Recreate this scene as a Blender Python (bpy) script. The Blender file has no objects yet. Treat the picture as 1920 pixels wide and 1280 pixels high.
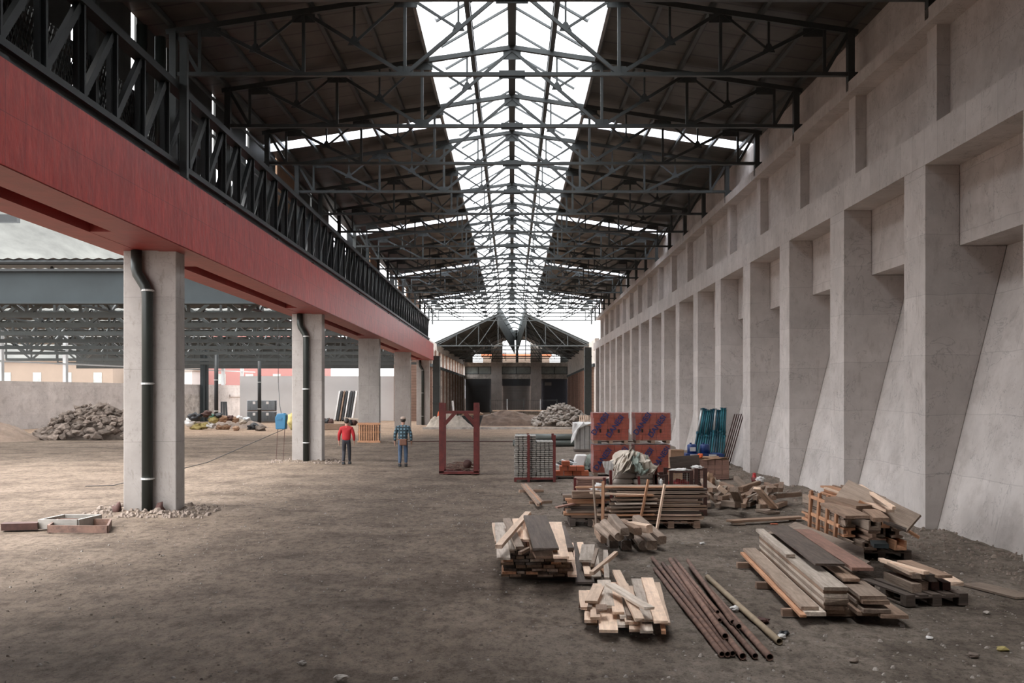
import bpy, bmesh, math, random
from mathutils import Vector, Matrix, noise, Euler
random.seed(7)
SC = bpy.context.scene
COL = SC.collection
# ------------------------------------------------------------------ camera
F, H, CX, HY = 2000.0, 2.6, 959.5, 742.0      # focal length in px, eye height, vanishing point
cam_d = bpy.data.cameras.new('camera')
cam_d.sensor_width = 36.0
cam_d.lens = F / 1920 * 36.0
cam_d.shift_y = (HY - 640) / 1920
cam_d.clip_start = .1
cam_d.clip_end = 3000
cam = bpy.data.objects.new('camera', cam_d)
COL.objects.link(cam)
cam.location = (0, 0, H)
cam.rotation_euler = (math.radians(90), 0, 0)
SC.camera = cam
# ------------------------------------------------------------------ world and exposure
w = bpy.data.worlds.new('overcast_sky')
SC.world = w
w.use_nodes = True
wn = w.node_tree.nodes; wl = w.node_tree.links
for n in list(wn): wn.remove(n)
wo = wn.new('ShaderNodeOutputWorld'); wb = wn.new('ShaderNodeBackground')
tc = wn.new('ShaderNodeTexCoord'); nz = wn.new('ShaderNodeTexNoise'); nz.inputs['Scale'].default_value = 3
cr = wn.new('ShaderNodeValToRGB')
cr.color_ramp.elements[0].color = (.90, .92, .97, 1); cr.color_ramp.elements[1].color = (1, 1, 1, 1)
wl.new(tc.outputs['Generated'], nz.inputs['Vector']); wl.new(nz.outputs['Fac'], cr.inputs['Fac'])
wl.new(cr.outputs['Color'], wb.inputs['Color']); wb.inputs['Strength'].default_value = 1.0
wl.new(wb.outputs['Background'], wo.inputs['Surface'])
sun_d = bpy.data.lights.new('sun', 'SUN'); sun_d.energy = 1.1; sun_d.angle = math.radians(45); sun_d.color = (1, .96, .9)
sun = bpy.data.objects.new('sun', sun_d); COL.objects.link(sun)
sun.rotation_euler = Euler((math.radians(6), math.radians(-23), 0))
vs = SC.view_settings
vs.view_transform = 'Standard'; vs.look = 'None'; vs.gamma = 1; vs.use_curve_mapping = False
vs.exposure = 2.42
SC.cycles.max_bounces = 8; SC.cycles.diffuse_bounces = 5; SC.cycles.transparent_max_bounces = 12
SC.cycles.use_denoising = True
SC.cycles.sample_clamp_indirect = 6

# ------------------------------------------------------------------ helpers
def G(x, y, z=0.0):
    d = (H - z) * F / (y - HY)
    return Vector(((x - CX) * d / F, d, z))
def PX(x, y, d):
    return Vector(((x - CX) * d / F, d, H - (y - HY) * d / F))
ORD = ['first', 'second', 'third', 'fourth', 'fifth', 'sixth', 'seventh', 'eighth', 'ninth', 'tenth', 'eleventh',
       'twelfth', 'thirteenth', 'fourteenth', 'fifteenth', 'sixteenth', 'seventeenth', 'eighteenth', 'nineteenth',
       'twentieth', 'twenty-first', 'twenty-second', 'twenty-third', 'twenty-fourth', 'twenty-fifth', 'twenty-sixth']
def near_ord(i): return 'nearest' if i == 0 else ORD[i] + ' nearest'
def tag(o, label=None, cat=None, group=None, kind=None):
    if label: o['label'] = label
    if cat: o['category'] = cat
    if group: o['group'] = group
    if kind: o['kind'] = kind
    return o
def empty(name, loc=(0, 0, 0), label=None, cat=None, group=None, rz=0):
    o = bpy.data.objects.new(name, None); COL.objects.link(o)
    o.location = loc; o.rotation_euler = (0, 0, rz); o.empty_display_size = .2
    return tag(o, label, cat, group)
class MB:
    def __init__(s): s.v = []; s.f = []; s.sm = False
    def add(s, vs_, fs, M=None):
        k = len(s.v)
        s.v += [(M @ Vector(p)) if M else Vector(p) for p in vs_]
        s.f += [tuple(i + k for i in f) for f in fs]
        return s
    def box(s, x0, x1, y0, y1, z0, z1, M=None):
        return s.add([(x0,y0,z0),(x1,y0,z0),(x1,y1,z0),(x0,y1,z0),(x0,y0,z1),(x1,y0,z1),(x1,y1,z1),(x0,y1,z1)],
                     [(3,2,1,0),(4,5,6,7),(0,1,5,4),(1,2,6,5),(2,3,7,6),(3,0,4,7)], M)
    def bar(s, a, b, w, h=None, up=(0, 0, 1)):
        a = Vector(a); b = Vector(b); h = h or w
        d = b - a; L = d.length
        if L < 1e-6: return s
        d.normalize(); up = Vector(up)
        if abs(d.dot(up)) > .98: up = Vector((0, 1, 0)) if abs(d.y) < .9 else Vector((1, 0, 0))
        sd = d.cross(up).normalized(); u = sd.cross(d)
        p = []
        for q in (a, b):
            for i, j in ((-1,-1),(1,-1),(1,1),(-1,1)): p.append(q + sd*(i*w/2) + u*(j*h/2))
        return s.add(p, [(3,2,1,0),(4,5,6,7),(0,1,5,4),(1,2,6,5),(2,3,7,6),(3,0,4,7)])
    def tube(s, pts, r, n=10, caps=True):
        pts = [Vector(p) for p in pts]; rings = []
        rr = r if isinstance(r, (list, tuple)) else [r]*len(pts)
        prev = None
        for i, p in enumerate(pts):
            d = (pts[min(i+1, len(pts)-1)] - pts[max(i-1, 0)]).normalized()
            if prev is None:
                prev = d.orthogonal().normalized()
            sd = (prev - d*prev.dot(d)).normalized(); prev = sd; u = d.cross(sd)
            rings.append([p + (sd*math.cos(t*2*math.pi/n) + u*math.sin(t*2*math.pi/n))*rr[i] for t in range(n)])
        vv = [q for R in rings for q in R]; ff = []
        for i in range(len(rings)-1):
            for t in range(n):
                ff.append((i*n+t, i*n+(t+1)%n, (i+1)*n+(t+1)%n, (i+1)*n+t))
        if caps: ff.append(tuple(reversed(range(n)))); ff.append(tuple((len(rings)-1)*n+t for t in range(n)))
        return s.add(vv, ff)
    def prism(s, prof, y0, y1, axis='y'):
        n = len(prof)
        if axis == 'y': vv = [(x, y0, z) for x, z in prof] + [(x, y1, z) for x, z in prof]
        elif axis == 'x': vv = [(y0, x, z) for x, z in prof] + [(y1, x, z) for x, z in prof]
        else: vv = [(x, z, y0) for x, z in prof] + [(x, z, y1) for x, z in prof]
        return s.add(vv, [tuple(range(n))[::-1], tuple(range(n, 2*n))] + [(i, (i+1)%n, n+(i+1)%n, n+i) for i in range(n)])
    def build(s, name, mat, parent=None, smooth=False, bevel=0, label=None, cat=None, group=None, kind=None):
        me = bpy.data.meshes.new(name)
        off = parent_world(parent) if parent else Vector((0, 0, 0))
        me.from_pydata([p - off for p in s.v], [], s.f)
        bm = bmesh.new(); bm.from_mesh(me)
        bmesh.ops.recalc_face_normals(bm, faces=bm.faces); bm.to_mesh(me); bm.free()
        if isinstance(mat, (list, tuple)):
            for m in mat: me.materials.append(m)
        else: me.materials.append(mat)
        if smooth: me.polygons.foreach_set('use_smooth', [True]*len(me.polygons))
        o = bpy.data.objects.new(name, me); COL.objects.link(o)
        if parent: o.parent = parent
        if bevel:
            m = o.modifiers.new('bevel', 'BEVEL'); m.width = bevel; m.segments = 2; m.limit_method = 'ANGLE'
        return tag(o, label, cat, group, kind)
def parent_world(p):
    v = Vector((0, 0, 0))
    while p: v += p.location; p = p.parent
    return v
def copy_tree(o, parent=None):
    c = o.copy(); COL.objects.link(c)
    if parent: c.parent = parent
    for ch in list(KIDS.get(o.name, [])) or [x for x in o.children]: copy_tree(ch, c)
    return c
KIDS = {}

# ------------------------------------------------------------------ materials
def mat(name, col, rough=.8, metal=0, var=.25, scale=2.0, bump=.0, bscale=8.0, stretch=None, spec=.5, rnd=0.0, dark=None, fine=True, coat=0):
    m = bpy.data.materials.new(name); m.use_nodes = True
    N = m.node_tree.nodes; L = m.node_tree.links
    b = N['Principled BSDF']; b.inputs['Roughness'].default_value = rough; b.inputs['Metallic'].default_value = metal
    b.inputs['Specular IOR Level'].default_value = spec
    t = N.new('ShaderNodeTexCoord'); mp = N.new('ShaderNodeMapping')
    L.new(t.outputs['Object'], mp.inputs['Vector'])
    if stretch: mp.inputs['Scale'].default_value = stretch
    n1 = N.new('ShaderNodeTexNoise'); n1.inputs['Scale'].default_value = scale; n1.inputs['Detail'].default_value = 8; n1.inputs['Roughness'].default_value = .65
    L.new(mp.outputs['Vector'], n1.inputs['Vector'])
    r = N.new('ShaderNodeValToRGB'); c = Vector(col)
    dk = Vector(dark) if dark else c*(1-var)
    r.color_ramp.elements[0].position = .3; r.color_ramp.elements[1].position = .7
    r.color_ramp.elements[0].color = (*dk, 1); r.color_ramp.elements[1].color = (*(c*(1+var*.35)), 1)
    L.new(n1.outputs['Fac'], r.inputs['Fac'])
    out = r.outputs['Color']
    if rnd:
        oi = N.new('ShaderNodeObjectInfo'); hs = N.new('ShaderNodeHueSaturation')
        mr = N.new('ShaderNodeMapRange'); mr.inputs['To Min'].default_value = 1-rnd; mr.inputs['To Max'].default_value = 1+rnd
        L.new(oi.outputs['Random'], mr.inputs['Value']); L.new(mr.outputs['Result'], hs.inputs['Value'])
        L.new(out, hs.inputs['Color']); out = hs.outputs['Color']
    L.new(out, b.inputs['Base Color'])
    if bump:
        n2 = N.new('ShaderNodeTexNoise'); n2.inputs['Scale'].default_value = bscale; n2.inputs['Detail'].default_value = 6
        L.new(mp.outputs['Vector'], n2.inputs['Vector'])
        bp = N.new('ShaderNodeBump'); bp.inputs['Strength'].default_value = bump; bp.inputs['Distance'].default_value = .03
        L.new(n2.outputs['Fac'], bp.inputs['Height']); L.new(bp.outputs['Normal'], b.inputs['Normal'])
    m['out'] = 0
    return m
def mul_lines(m, node_maker, amt):
    """multiply the base colour by a 0..1 mask made by node_maker(N, L)"""
    N = m.node_tree.nodes; L = m.node_tree.links; b = N['Principled BSDF']
    src = b.inputs['Base Color'].links[0].from_socket
    mask = node_maker(N, L)
    mx = N.new('ShaderNodeMix'); mx.data_type = 'RGBA'; mx.blend_type = 'MULTIPLY'; mx.inputs[0].default_value = amt
    L.new(src, mx.inputs[6]); L.new(mask, mx.inputs[7]); L.new(mx.outputs[2], b.inputs['Base Color'])
def brick_mask(bw, rh, mortar, mc=.35, swap='xz', offset=.5, wob=0.0):
    def f(N, L):
        t = N.new('ShaderNodeTexCoord'); s = N.new('ShaderNodeSeparateXYZ'); c = N.new('ShaderNodeCombineXYZ')
        L.new(t.outputs['Object'], s.inputs[0])
        ax = {'x': 'X', 'y': 'Y', 'z': 'Z'}
        L.new(s.outputs[ax[swap[0]]], c.inputs['X']); L.new(s.outputs[ax[swap[1]]], c.inputs['Y'])
        k = N.new('ShaderNodeTexBrick'); k.inputs['Scale'].default_value = 1
        k.inputs['Brick Width'].default_value = bw; k.inputs['Row Height'].default_value = rh
        k.inputs['Mortar Size'].default_value = mortar; k.offset = offset
        k.inputs['Color1'].default_value = (1, 1, 1, 1); k.inputs['Color2'].default_value = (.86, .86, .86, 1)
        k.inputs['Mortar'].default_value = (mc, mc, mc, 1); k.inputs['Mortar Smooth'].default_value = .3
        if wob:
            nn = N.new('ShaderNodeTexNoise'); nn.inputs['Scale'].default_value = 1.3
            vm = N.new('ShaderNodeVectorMath'); vm.operation = 'MULTIPLY_ADD'
            vm.inputs[1].default_value = (wob, wob, wob)
            L.new(t.outputs['Object'], nn.inputs['Vector']); L.new(nn.outputs['Color'], vm.inputs[0]); L.new(c.outputs[0], vm.inputs[2])
            L.new(vm.outputs[0], k.inputs['Vector'])
        else: L.new(c.outputs[0], k.inputs['Vector'])
        return k.outputs['Color']
    return f
def noise_mask(scale, lo, hi, a, b_, stretch=None):
    def f(N, L):
        t = N.new('ShaderNodeTexCoord'); mp = N.new('ShaderNodeMapping'); L.new(t.outputs['Object'], mp.inputs['Vector'])
        if stretch: mp.inputs['Scale'].default_value = stretch
        n = N.new('ShaderNodeTexNoise'); n.inputs['Scale'].default_value = scale; n.inputs['Detail'].default_value = 7; n.inputs['Roughness'].default_value = .7
        L.new(mp.outputs['Vector'], n.inputs['Vector'])
        r = N.new('ShaderNodeValToRGB'); r.color_ramp.elements[0].position = lo; r.color_ramp.elements[1].position = hi
        r.color_ramp.elements[0].color = (*a, 1); r.color_ramp.elements[1].color = (*b_, 1)
        L.new(n.outputs['Fac'], r.inputs['Fac']); return r.outputs['Color']
    return f
CONC = (.62, .57, .54)
M = {}
M['conc'] = mat('concrete', CONC, .9, var=.16, scale=1.2, bump=.25, bscale=5)
mul_lines(M['conc'], brick_mask(60, 1.15, .010, .72, 'yz', 0, .12), .7)
mul_lines(M['conc'], noise_mask(5, .36, .46, (.72, .70, .68), (1, 1, 1), (1, 1, .35)), .6)
M['conc_wall'] = mat('concrete_wall', CONC, .9, var=.18, scale=.8, bump=.3, bscale=4)
mul_lines(M['conc_wall'], brick_mask(1.9, 1.15, .010, .7, 'yz', .5, .08), .7)
mul_lines(M['conc_wall'], noise_mask(2.2, .36, .5, (.74, .72, .70), (1, 1, 1), (1, .6, .8)), .6)
M['conc_beam'] = mat('concrete_beam', CONC, .9, var=.16, scale=1.2, bump=.25, bscale=5)
mul_lines(M['conc_beam'], brick_mask(.62, 30, .008, .6, 'yz', 0, .04), .7)
mul_lines(M['conc_beam'], noise_mask(7, .34, .42, (.6, .58, .55), (1, 1, 1), (1, 1, .6)), .5)
M['conc_col'] = mat('concrete_column', (.40, .365, .34), .88, var=.14, scale=1.4, bump=.2, bscale=6)
mul_lines(M['conc_col'], brick_mask(60, 1.6, .008, .7, 'xz', 0, .03), .8)
mul_lines(M['conc_col'], noise_mask(6, .36, .44, (.66, .64, .60), (1, 1, 1), (1, 1, .3)), .6)
M['white_wall'] = mat('white_plaster', (.60, .58, .57), .9, var=.06, scale=.6)
M['red'] = mat('red_paint', (.60, .062, .050), .42, var=.12, scale=1.0, bump=.5, bscale=2.2, stretch=(1, 1.6, .9), spec=.35, dark=(.47, .042, .034))
mul_lines(M['red'], brick_mask(.62, .76, .006, .35, 'yz', 0, .03), .8)
mul_lines(M['red'], noise_mask(5.5, .38, .62, (.74, .68, .68), (1.12, 1.1, 1.1), (1, 1.3, .4)), .8)
mul_lines(M['red'], noise_mask(2.6, .30, .36, (.40, .35, .35), (1, 1, 1), (1, 1.6, .7)), .7)
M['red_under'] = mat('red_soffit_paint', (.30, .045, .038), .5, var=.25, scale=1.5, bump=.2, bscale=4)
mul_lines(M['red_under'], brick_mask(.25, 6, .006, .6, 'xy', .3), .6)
M['steel'] = mat('dark_green_grey_steel', (.060, .068, .066), .5, .2, var=.2, scale=3)
M['steel_roof'] = mat('grey_truss_steel', (.066, .073, .073), .5, .2, var=.2, scale=3)
M['steel_teal'] = mat('teal_grey_steel', (.024, .033, .036), .75, .0, var=.25, scale=.8)
M['steel_blk'] = mat('black_steel', (.028, .031, .032), .5, .3, var=.2, scale=3)
M['galv'] = mat('galvanised_steel', (.55, .57, .58), .45, .5, var=.1, scale=3)
M['pipe'] = mat('dark_downpipe', (.028, .034, .030), .4, .2, var=.15, scale=3)
M['clamp'] = mat('light_clamp', (.55, .55, .53), .5, var=.1)
M['sheet'] = mat('dark_roof_sheet', (.118, .104, .088), .42, .35, var=.5, scale=.35, stretch=(1, 1, 1), bump=.15, bscale=2)
mul_lines(M['sheet'], brick_mask(30, 1.0, .05, .25, 'xy', 0), .9)
mul_lines(M['sheet'], noise_mask(.5, .35, .6, (.55, .5, .5), (1, 1, 1)), .8)
M['clad'] = mat('dark_cladding', (.052, .055, .052), .6, .2, var=.35, scale=.7)
M['curb'] = mat('foil_curb', (.32, .31, .29), .28, .75, var=.5, scale=1.2, bump=.6, bscale=2.5)
def glassy(name, tr, tint=(.95, .97, 1)):
    m = bpy.data.materials.new(name); m.use_nodes = True; N = m.node_tree.nodes; L = m.node_tree.links
    for n in list(N): N.remove(n)
    o = N.new('ShaderNodeOutputMaterial'); a = N.new('ShaderNodeBsdfTransparent'); a.inputs[0].default_value = (*tint, 1)
    b = N.new('ShaderNodeBsdfTranslucent'); b.inputs[0].default_value = (.9, .93, .97, 1)
    g = N.new('ShaderNodeBsdfGlossy'); g.inputs['Roughness'].default_value = .15; g.inputs[0].default_value = (.8, .8, .8, 1)
    x = N.new('ShaderNodeMixShader'); x.inputs[0].default_value = 1-tr; y = N.new('ShaderNodeMixShader'); y.inputs[0].default_value = .06
    L.new(a.outputs[0], x.inputs[1]); L.new(b.outputs[0], x.inputs[2]); L.new(x.outputs[0], y.inputs[1]); L.new(g.outputs[0], y.inputs[2])
    L.new(y.outputs[0], o.inputs[0]); return m
M['glass'] = glassy('skylight_glazing', .85)
M['strip'] = glassy('translucent_roof_sheet', .12, (.85, .88, 1))
M['old_glass'] = glassy('dirty_skylight_glazing', .55, (.72, .75, .74))
M['dirty_glass'] = mat('dirty_window_glass', (.33, .36, .34), .3, var=.35, scale=1.5)
M['old_conc'] = mat('old_stained_concrete', (.62, .57, .52), .9, var=.4, scale=1.1, bump=.2)
mul_lines(M['old_conc'], noise_mask(2.5, .4, .55, (.6, .56, .53), (1, 1, 1)), .7)
M['old_brick'] = mat('old_brick_wall', (.27, .17, .13), .9, var=.3, scale=1)
mul_lines(M['old_brick'], brick_mask(.5, .15, .02, .6, 'yz'), .6)
M['grey_panel'] = mat('grey_shutter', (.24, .215, .205), .8, var=.1, scale=2)
mul_lines(M['grey_panel'], brick_mask(30, .25, .02, .6, 'xz', 0), .5)
M['dark_panel'] = mat('dark_grey_door', (.052, .055, .060), .6, var=.15, scale=2)
mul_lines(M['dark_panel'], brick_mask(1.1, 1.6, .02, .5, 'xz', 0), .5)
M['navy_panel'] = mat('dark_blue_grey_door', (.050, .053, .070), .6, var=.15, scale=2)
def crack_mask(scale, w_=.012):
    def f(N, L):
        t = N.new('ShaderNodeTexCoord'); n = N.new('ShaderNodeTexNoise'); n.inputs['Scale'].default_value = scale; n.inputs['Detail'].default_value = 5; n.inputs['Roughness'].default_value = .7
        n.inputs['Distortion'].default_value = .6
        L.new(t.outputs['Object'], n.inputs['Vector'])
        r = N.new('ShaderNodeValToRGB'); e = r.color_ramp.elements; e.new(.5)
        for q, (p, v) in zip(e, ((.5-w_, 1), (.5, .35), (.5+w_, 1))): q.position = p; q.color = (v, v, v, 1)
        L.new(n.outputs['Fac'], r.inputs['Fac']); return r.outputs['Color']
    return f
for k_ in ('conc', 'conc_wall', 'conc_beam', 'conc_col'):
    mul_lines(M[k_], crack_mask(.55, .005), .25 if k_ == 'conc_col' else .45); mul_lines(M[k_], noise_mask(1.1, .40, .60, (.80, .785, .77), (1.05, 1.05, 1.05)), .4)
# ground
gm = bpy.data.materials.new('packed_earth'); gm.use_nodes = True
N = gm.node_tree.nodes; L = gm.node_tree.links; b = N['Principled BSDF']; b.inputs['Roughness'].default_value = .95; b.inputs['Specular IOR Level'].default_value = .2
t = N.new('ShaderNodeTexCoord')
def gnoise(scale, det=8, st=None, rough=.65):
    mp = N.new('ShaderNodeMapping'); L.new(t.outputs['Object'], mp.inputs['Vector'])
    if st: mp.inputs['Scale'].default_value = st
    n = N.new('ShaderNodeTexNoise'); n.inputs['Scale'].default_value = scale; n.inputs['Detail'].default_value = det; n.inputs['Roughness'].default_value = rough
    L.new(mp.outputs['Vector'], n.inputs['Vector']); return n.outputs['Fac']
def ramp(fac, stops):
    r = N.new('ShaderNodeValToRGB'); e = r.color_ramp.elements
    while len(e) < len(stops): e.new(.5)
    for q, (p, c) in zip(e, stops): q.position = p; q.color = (*c, 1)
    L.new(fac, r.inputs['Fac']); return r.outputs['Color']
def mix(a, b2, fac, mode='MIX'):
    x = N.new('ShaderNodeMix'); x.data_type = 'RGBA'; x.blend_type = mode
    if isinstance(fac, float): x.inputs[0].default_value = fac
    else: L.new(fac, x.inputs[0])
    for i, q in ((6, a), (7, b2)):
        if isinstance(q, tuple): x.inputs[i].default_value = (*q, 1)
        else: L.new(q, x.inputs[i])
    return x.outputs[2]
base_br = ramp(gnoise(.9, 10, (1, .6, 1)), [(.30, (.112, .084, .065)), (.5, (.190, .146, .113)), (.72, (.265, .207, .163))])
base_gr = ramp(gnoise(1.1, 10, (1, .6, 1)), [(.32, (.150, .122, .100)), (.55, (.255, .212, .176)), (.75, (.345, .295, .250))])
sep = N.new('ShaderNodeSeparateXYZ'); L.new(t.outputs['Object'], sep.inputs[0])
def rng(v, a, b_):
    r = N.new('ShaderNodeMapRange'); r.inputs['From Min'].default_value = a; r.inputs['From Max'].default_value = b_; r.interpolation_type = 'SMOOTHSTEP'
    L.new(v, r.inputs['Value']); return r.outputs['Result']
def addn(v, n, k):
    a = N.new('ShaderNodeMath'); a.operation = 'MULTIPLY_ADD'; L.new(n, a.inputs[0]); a.inputs[1].default_value = k; L.new(v, a.inputs[2]); return a.outputs[0]
xw = addn(sep.outputs['X'], gnoise(.35, 4), 3.0)
c = mix(base_br, base_gr, rng(xw, .6, 3.6))
yw = addn(sep.outputs['Y'], gnoise(.25, 4, (1, .4, 1)), 8)
sand = ramp(gnoise(.8), [(.3, (.30, .21, .15)), (.7, (.46, .34, .25))])
c = mix(c, sand, rng(yw, 68, 80))
c = mix(c, ramp(gnoise(.45, 9, (.6, 1.3, 1), .75), [(.36, (.45, .43, .41)), (.50, (1, 1, 1))]), .6, 'MULTIPLY')
c = mix(c, ramp(gnoise(30, 6, None, .8), [(.36, (.42, .40, .38)), (.48, (1, 1, 1)), (.62, (1.0, 1.0, 1.0)), (.70, (1.6, 1.55, 1.48))]), 1.0, 'MULTIPLY')
c = mix(c, ramp(gnoise(7, 8, (1, .5, 1), .75), [(.38, (.55, .53, .50)), (.52, (1, 1, 1)), (.66, (1.18, 1.16, 1.13))]), .9, 'MULTIPLY')
L.new(c, b.inputs['Base Color'])
bp = N.new('ShaderNodeBump'); bp.inputs['Strength'].default_value = .9; bp.inputs['Distance'].default_value = .05
L.new(gnoise(9, 12, None, .75), bp.inputs['Height'])
bp2 = N.new('ShaderNodeBump'); bp2.inputs['Strength'].default_value = .6; bp2.inputs['Distance'].default_value = .02
L.new(gnoise(45, 6, None, .8), bp2.inputs['Height']); L.new(bp.outputs['Normal'], bp2.inputs['Normal'])
L.new(bp2.outputs['Normal'], b.inputs['Normal'])
M['ground'] = gm
# woods: the grain runs along each board's own length (local X)
def wood(name, c, dk, rnd=.22):
    m = mat(name, c, .8, var=.3, scale=3, stretch=(.7, 9, 9), bump=.25, bscale=6, rnd=rnd, dark=dk)
    mul_lines(m, noise_mask(2.0, .35, .5, (.6, .58, .56), (1, 1, 1)), .5); return m
M['w_pale'] = wood('pale_sawn_wood', (.78, .59, .45), (.60, .43, .32))
M['w_orange'] = wood('orange_pine', (.52, .28, .16), (.36, .18, .10))
M['w_brown'] = wood('brown_wood', (.34, .23, .165), (.20, .13, .09))
M['w_grey'] = wood('weathered_grey_wood', (.335, .255, .20), (.20, .15, .115))
M['w_dark'] = wood('dark_weathered_wood', (.130, .098, .080), (.070, .053, .043))
M['w_white'] = wood('cement_splashed_wood', (.64, .55, .47), (.38, .31, .25))
M['w_pink'] = wood('reddish_brown_board', (.30, .165, .125), (.19, .11, .085))
M['rust'] = mat('rusty_iron', (.23, .135, .10), .75, .2, var=.4, scale=5, dark=(.095, .06, .05), rnd=.25, bump=.2, bscale=20)
M['rust_dk'] = mat('dark_rusted_iron', (.085, .040, .032), .7, .3, var=.4, scale=6)
M['pipe_pale'] = mat('pale_yellowish_pipe', (.36, .28, .19), .7, .2, var=.3, scale=4)
M['hole_shade'] = mat('painted_hole_shade', (.012, .010, .009), .9)  # near-black colour painted in for the shade inside openings
M['maroon'] = mat('maroon_painted_steel', (.155, .030, .026), .5, .2, var=.3, scale=6, dark=(.08, .02, .018))
M['brick'] = mat('hollow_red_brick', (.60, .16, .075), .8, var=.2, scale=5, rnd=.1)
M['wrapbrick'] = mat('red_bricks_under_film', (.44, .088, .048), .34, var=.25, scale=4, bump=.5, bscale=7, spec=.7)
mul_lines(M['brick'], brick_mask(30, .0375, .006, .55, 'xz', 0), .8)
mul_lines(M['wrapbrick'], brick_mask(.24, .19, .008, .45, 'xz'), .8)
M['blue_ink'] = mat('blue_print', (.012, .030, .13), .5, var=.1)
M['film'] = glassy('plastic_film', .8)
M['blue'] = mat('blue_paint', (.018, .095, .14), .45, .2, var=.3, scale=6, rnd=.4)
M['teal'] = mat('teal_paint', (.025, .15, .19), .45, .2, var=.3, scale=6, rnd=.3)
M['royal'] = mat('royal_blue_plastic', (.018, .050, .19), .45, var=.2)
M['box_blue'] = mat('bright_blue_plastic', (.012, .115, .22), .4, var=.15)
M['sack'] = mat('pale_sack', (.44, .385, .34), .85, var=.2, scale=4, bump=.4, bscale=9, rnd=.08)
M['cloth'] = mat('dirty_white_tarp', (.56, .49, .41), .8, var=.35, scale=3, bump=.3, bscale=12)
M['cloth_green'] = mat('grey_green_tarp', (.25, .29, .25), .7, var=.35, scale=4, bump=.3, bscale=12)
M['white_pl'] = mat('white_plastic', (.74, .72, .70), .5, var=.15, scale=3, bump=.2)
M['grey_block'] = mat('grey_concrete_block', (.30, .28, .26), .9, var=.25, scale=5, rnd=.1)
M['alu'] = mat('dirty_aluminium_panel', (.36, .335, .30), .6, .3, var=.3, scale=4, rnd=.15)
M['rock'] = mat('broken_concrete', (.40, .355, .315), .95, var=.4, scale=2.5, bump=.4, rnd=.22)
M['rock_brown'] = mat('earthy_rubble', (.22, .175, .145), .95, var=.5, scale=2.5, bump=.4, rnd=.3)
M['soil'] = mat('brown_soil', (.17, .115, .085), .95, var=.45, scale=2, bump=.8, bscale=4)
M['sand'] = mat('brown_sand', (.27, .20, .155), .95, var=.3, scale=2, bump=.5, bscale=6)
M['black_pl'] = mat('black_plastic', (.020, .021, .024), .45, var=.2)
M['card'] = mat('brown_cardboard', (.33, .20, .125), .8, var=.25, scale=3)
M['yellow'] = mat('dirty_yellow_foam', (.42, .34, .13), .8, var=.4, scale=4, bump=.4)
M['pipe_grey'] = mat('grey_green_pipe', (.10, .11, .10), .5, .2, var=.2, rnd=.2)
M['orange'] = mat('orange_plastic', (.72, .14, .04), .5, var=.1)
M['red_pl'] = mat('red_plastic', (.45, .025, .03), .45, var=.15)
M['green_pl'] = mat('green_plastic', (.10, .30, .22), .45, var=.15)
M['skin'] = mat('skin', (.50, .28, .20), .6, var=.1)
M['hair'] = mat('dark_hair', (.035, .025, .02), .7, var=.2)
M['shirt_red'] = mat('red_shirt', (.36, .012, .016), .8, var=.2, scale=5)
M['dark_cloth'] = mat('dark_cloth', (.025, .025, .032), .85, var=.25, scale=5)
M['jeans'] = mat('blue_denim', (.065, .10, .16), .85, var=.3, scale=6)
M['cap'] = mat('beige_cap', (.42, .32, .26), .8, var=.1)
M['leather'] = mat('brown_leather', (.17, .075, .045), .6, var=.2)
M['hillside'] = mat('hazy_hillside', (.098, .100, .092), .95, var=.5, scale=.06, bump=.6, bscale=.08)
M['bld_pink'] = mat('pink_render', (.27, .13, .12), .9, var=.08, scale=.3)
M['bld_tan'] = mat('tan_render', (.24, .19, .15), .9, var=.1, scale=.3)
M['bld_white'] = mat('white_render', (.42, .41, .40), .9, var=.05, scale=.3)
m = mat('plaid_shirt', (.16, .27, .33), .85, var=.1, scale=4)
mul_lines(m, brick_mask(.12, .12, .035, .12, 'xz', 0), .95); M['plaid'] = m
# ================================================================== ground
def fbm(x, y, s, o=4):
    v = 0; a = 1
    for i in range(o): v += a*noise.noise(Vector((x*s, y*s, 3.1*i))); s *= 2; a *= .5
    return v
def gz(x, y):
    z = .022*fbm(x, y, .5) + .012*fbm(x+9, y, 2.3)
    z += max(0, min(1, (x-7.2)/1.2))*.10*(1+.5*fbm(x, y, .9))*(1 if y < 104 else 0)
    if -8.6 < x < -7.4 or True:
        for cy in (23.9, 42.0, 60.0):
            dd = math.hypot((x+8.0)/1.7, (y-cy-.3)/1.2)
            z += .11*math.exp(-dd*dd)*(1+.6*fbm(x, y, 2.0))
    return z
def grid(name, xs, ys, zf, mt, **kw):
    m_ = MB(); nx = len(xs)
    m_.v = [Vector((x, y, zf(x, y))) for y in ys for x in xs]
    m_.f = [(j*nx+i, j*nx+i+1, (j+1)*nx+i+1, (j+1)*nx+i) for j in range(len(ys)-1) for i in range(nx-1)]
    return m_.build(name, mt, smooth=True, **kw)
ys = []; y = -9.0
while y < 185: ys.append(y); y += .12 if 6 < y < 30 else (.35 if y < 60 else 1.5)
xs = []; x = -46.0
while x < 12: xs.append(x); x += .14 if -8.5 < x < 8.8 else .8
grid('floor', xs, ys, lambda x, y: gz(x, y)-.012, M['ground'], kind='structure', label='packed brown earth floor of the hall')
grid('ground_outside', [-700, -200, -60, 0, 60, 300], [-60, 0, 120, 300, 900, 1200], lambda x, y: -.25, M['sand'], kind='structure')

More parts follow.
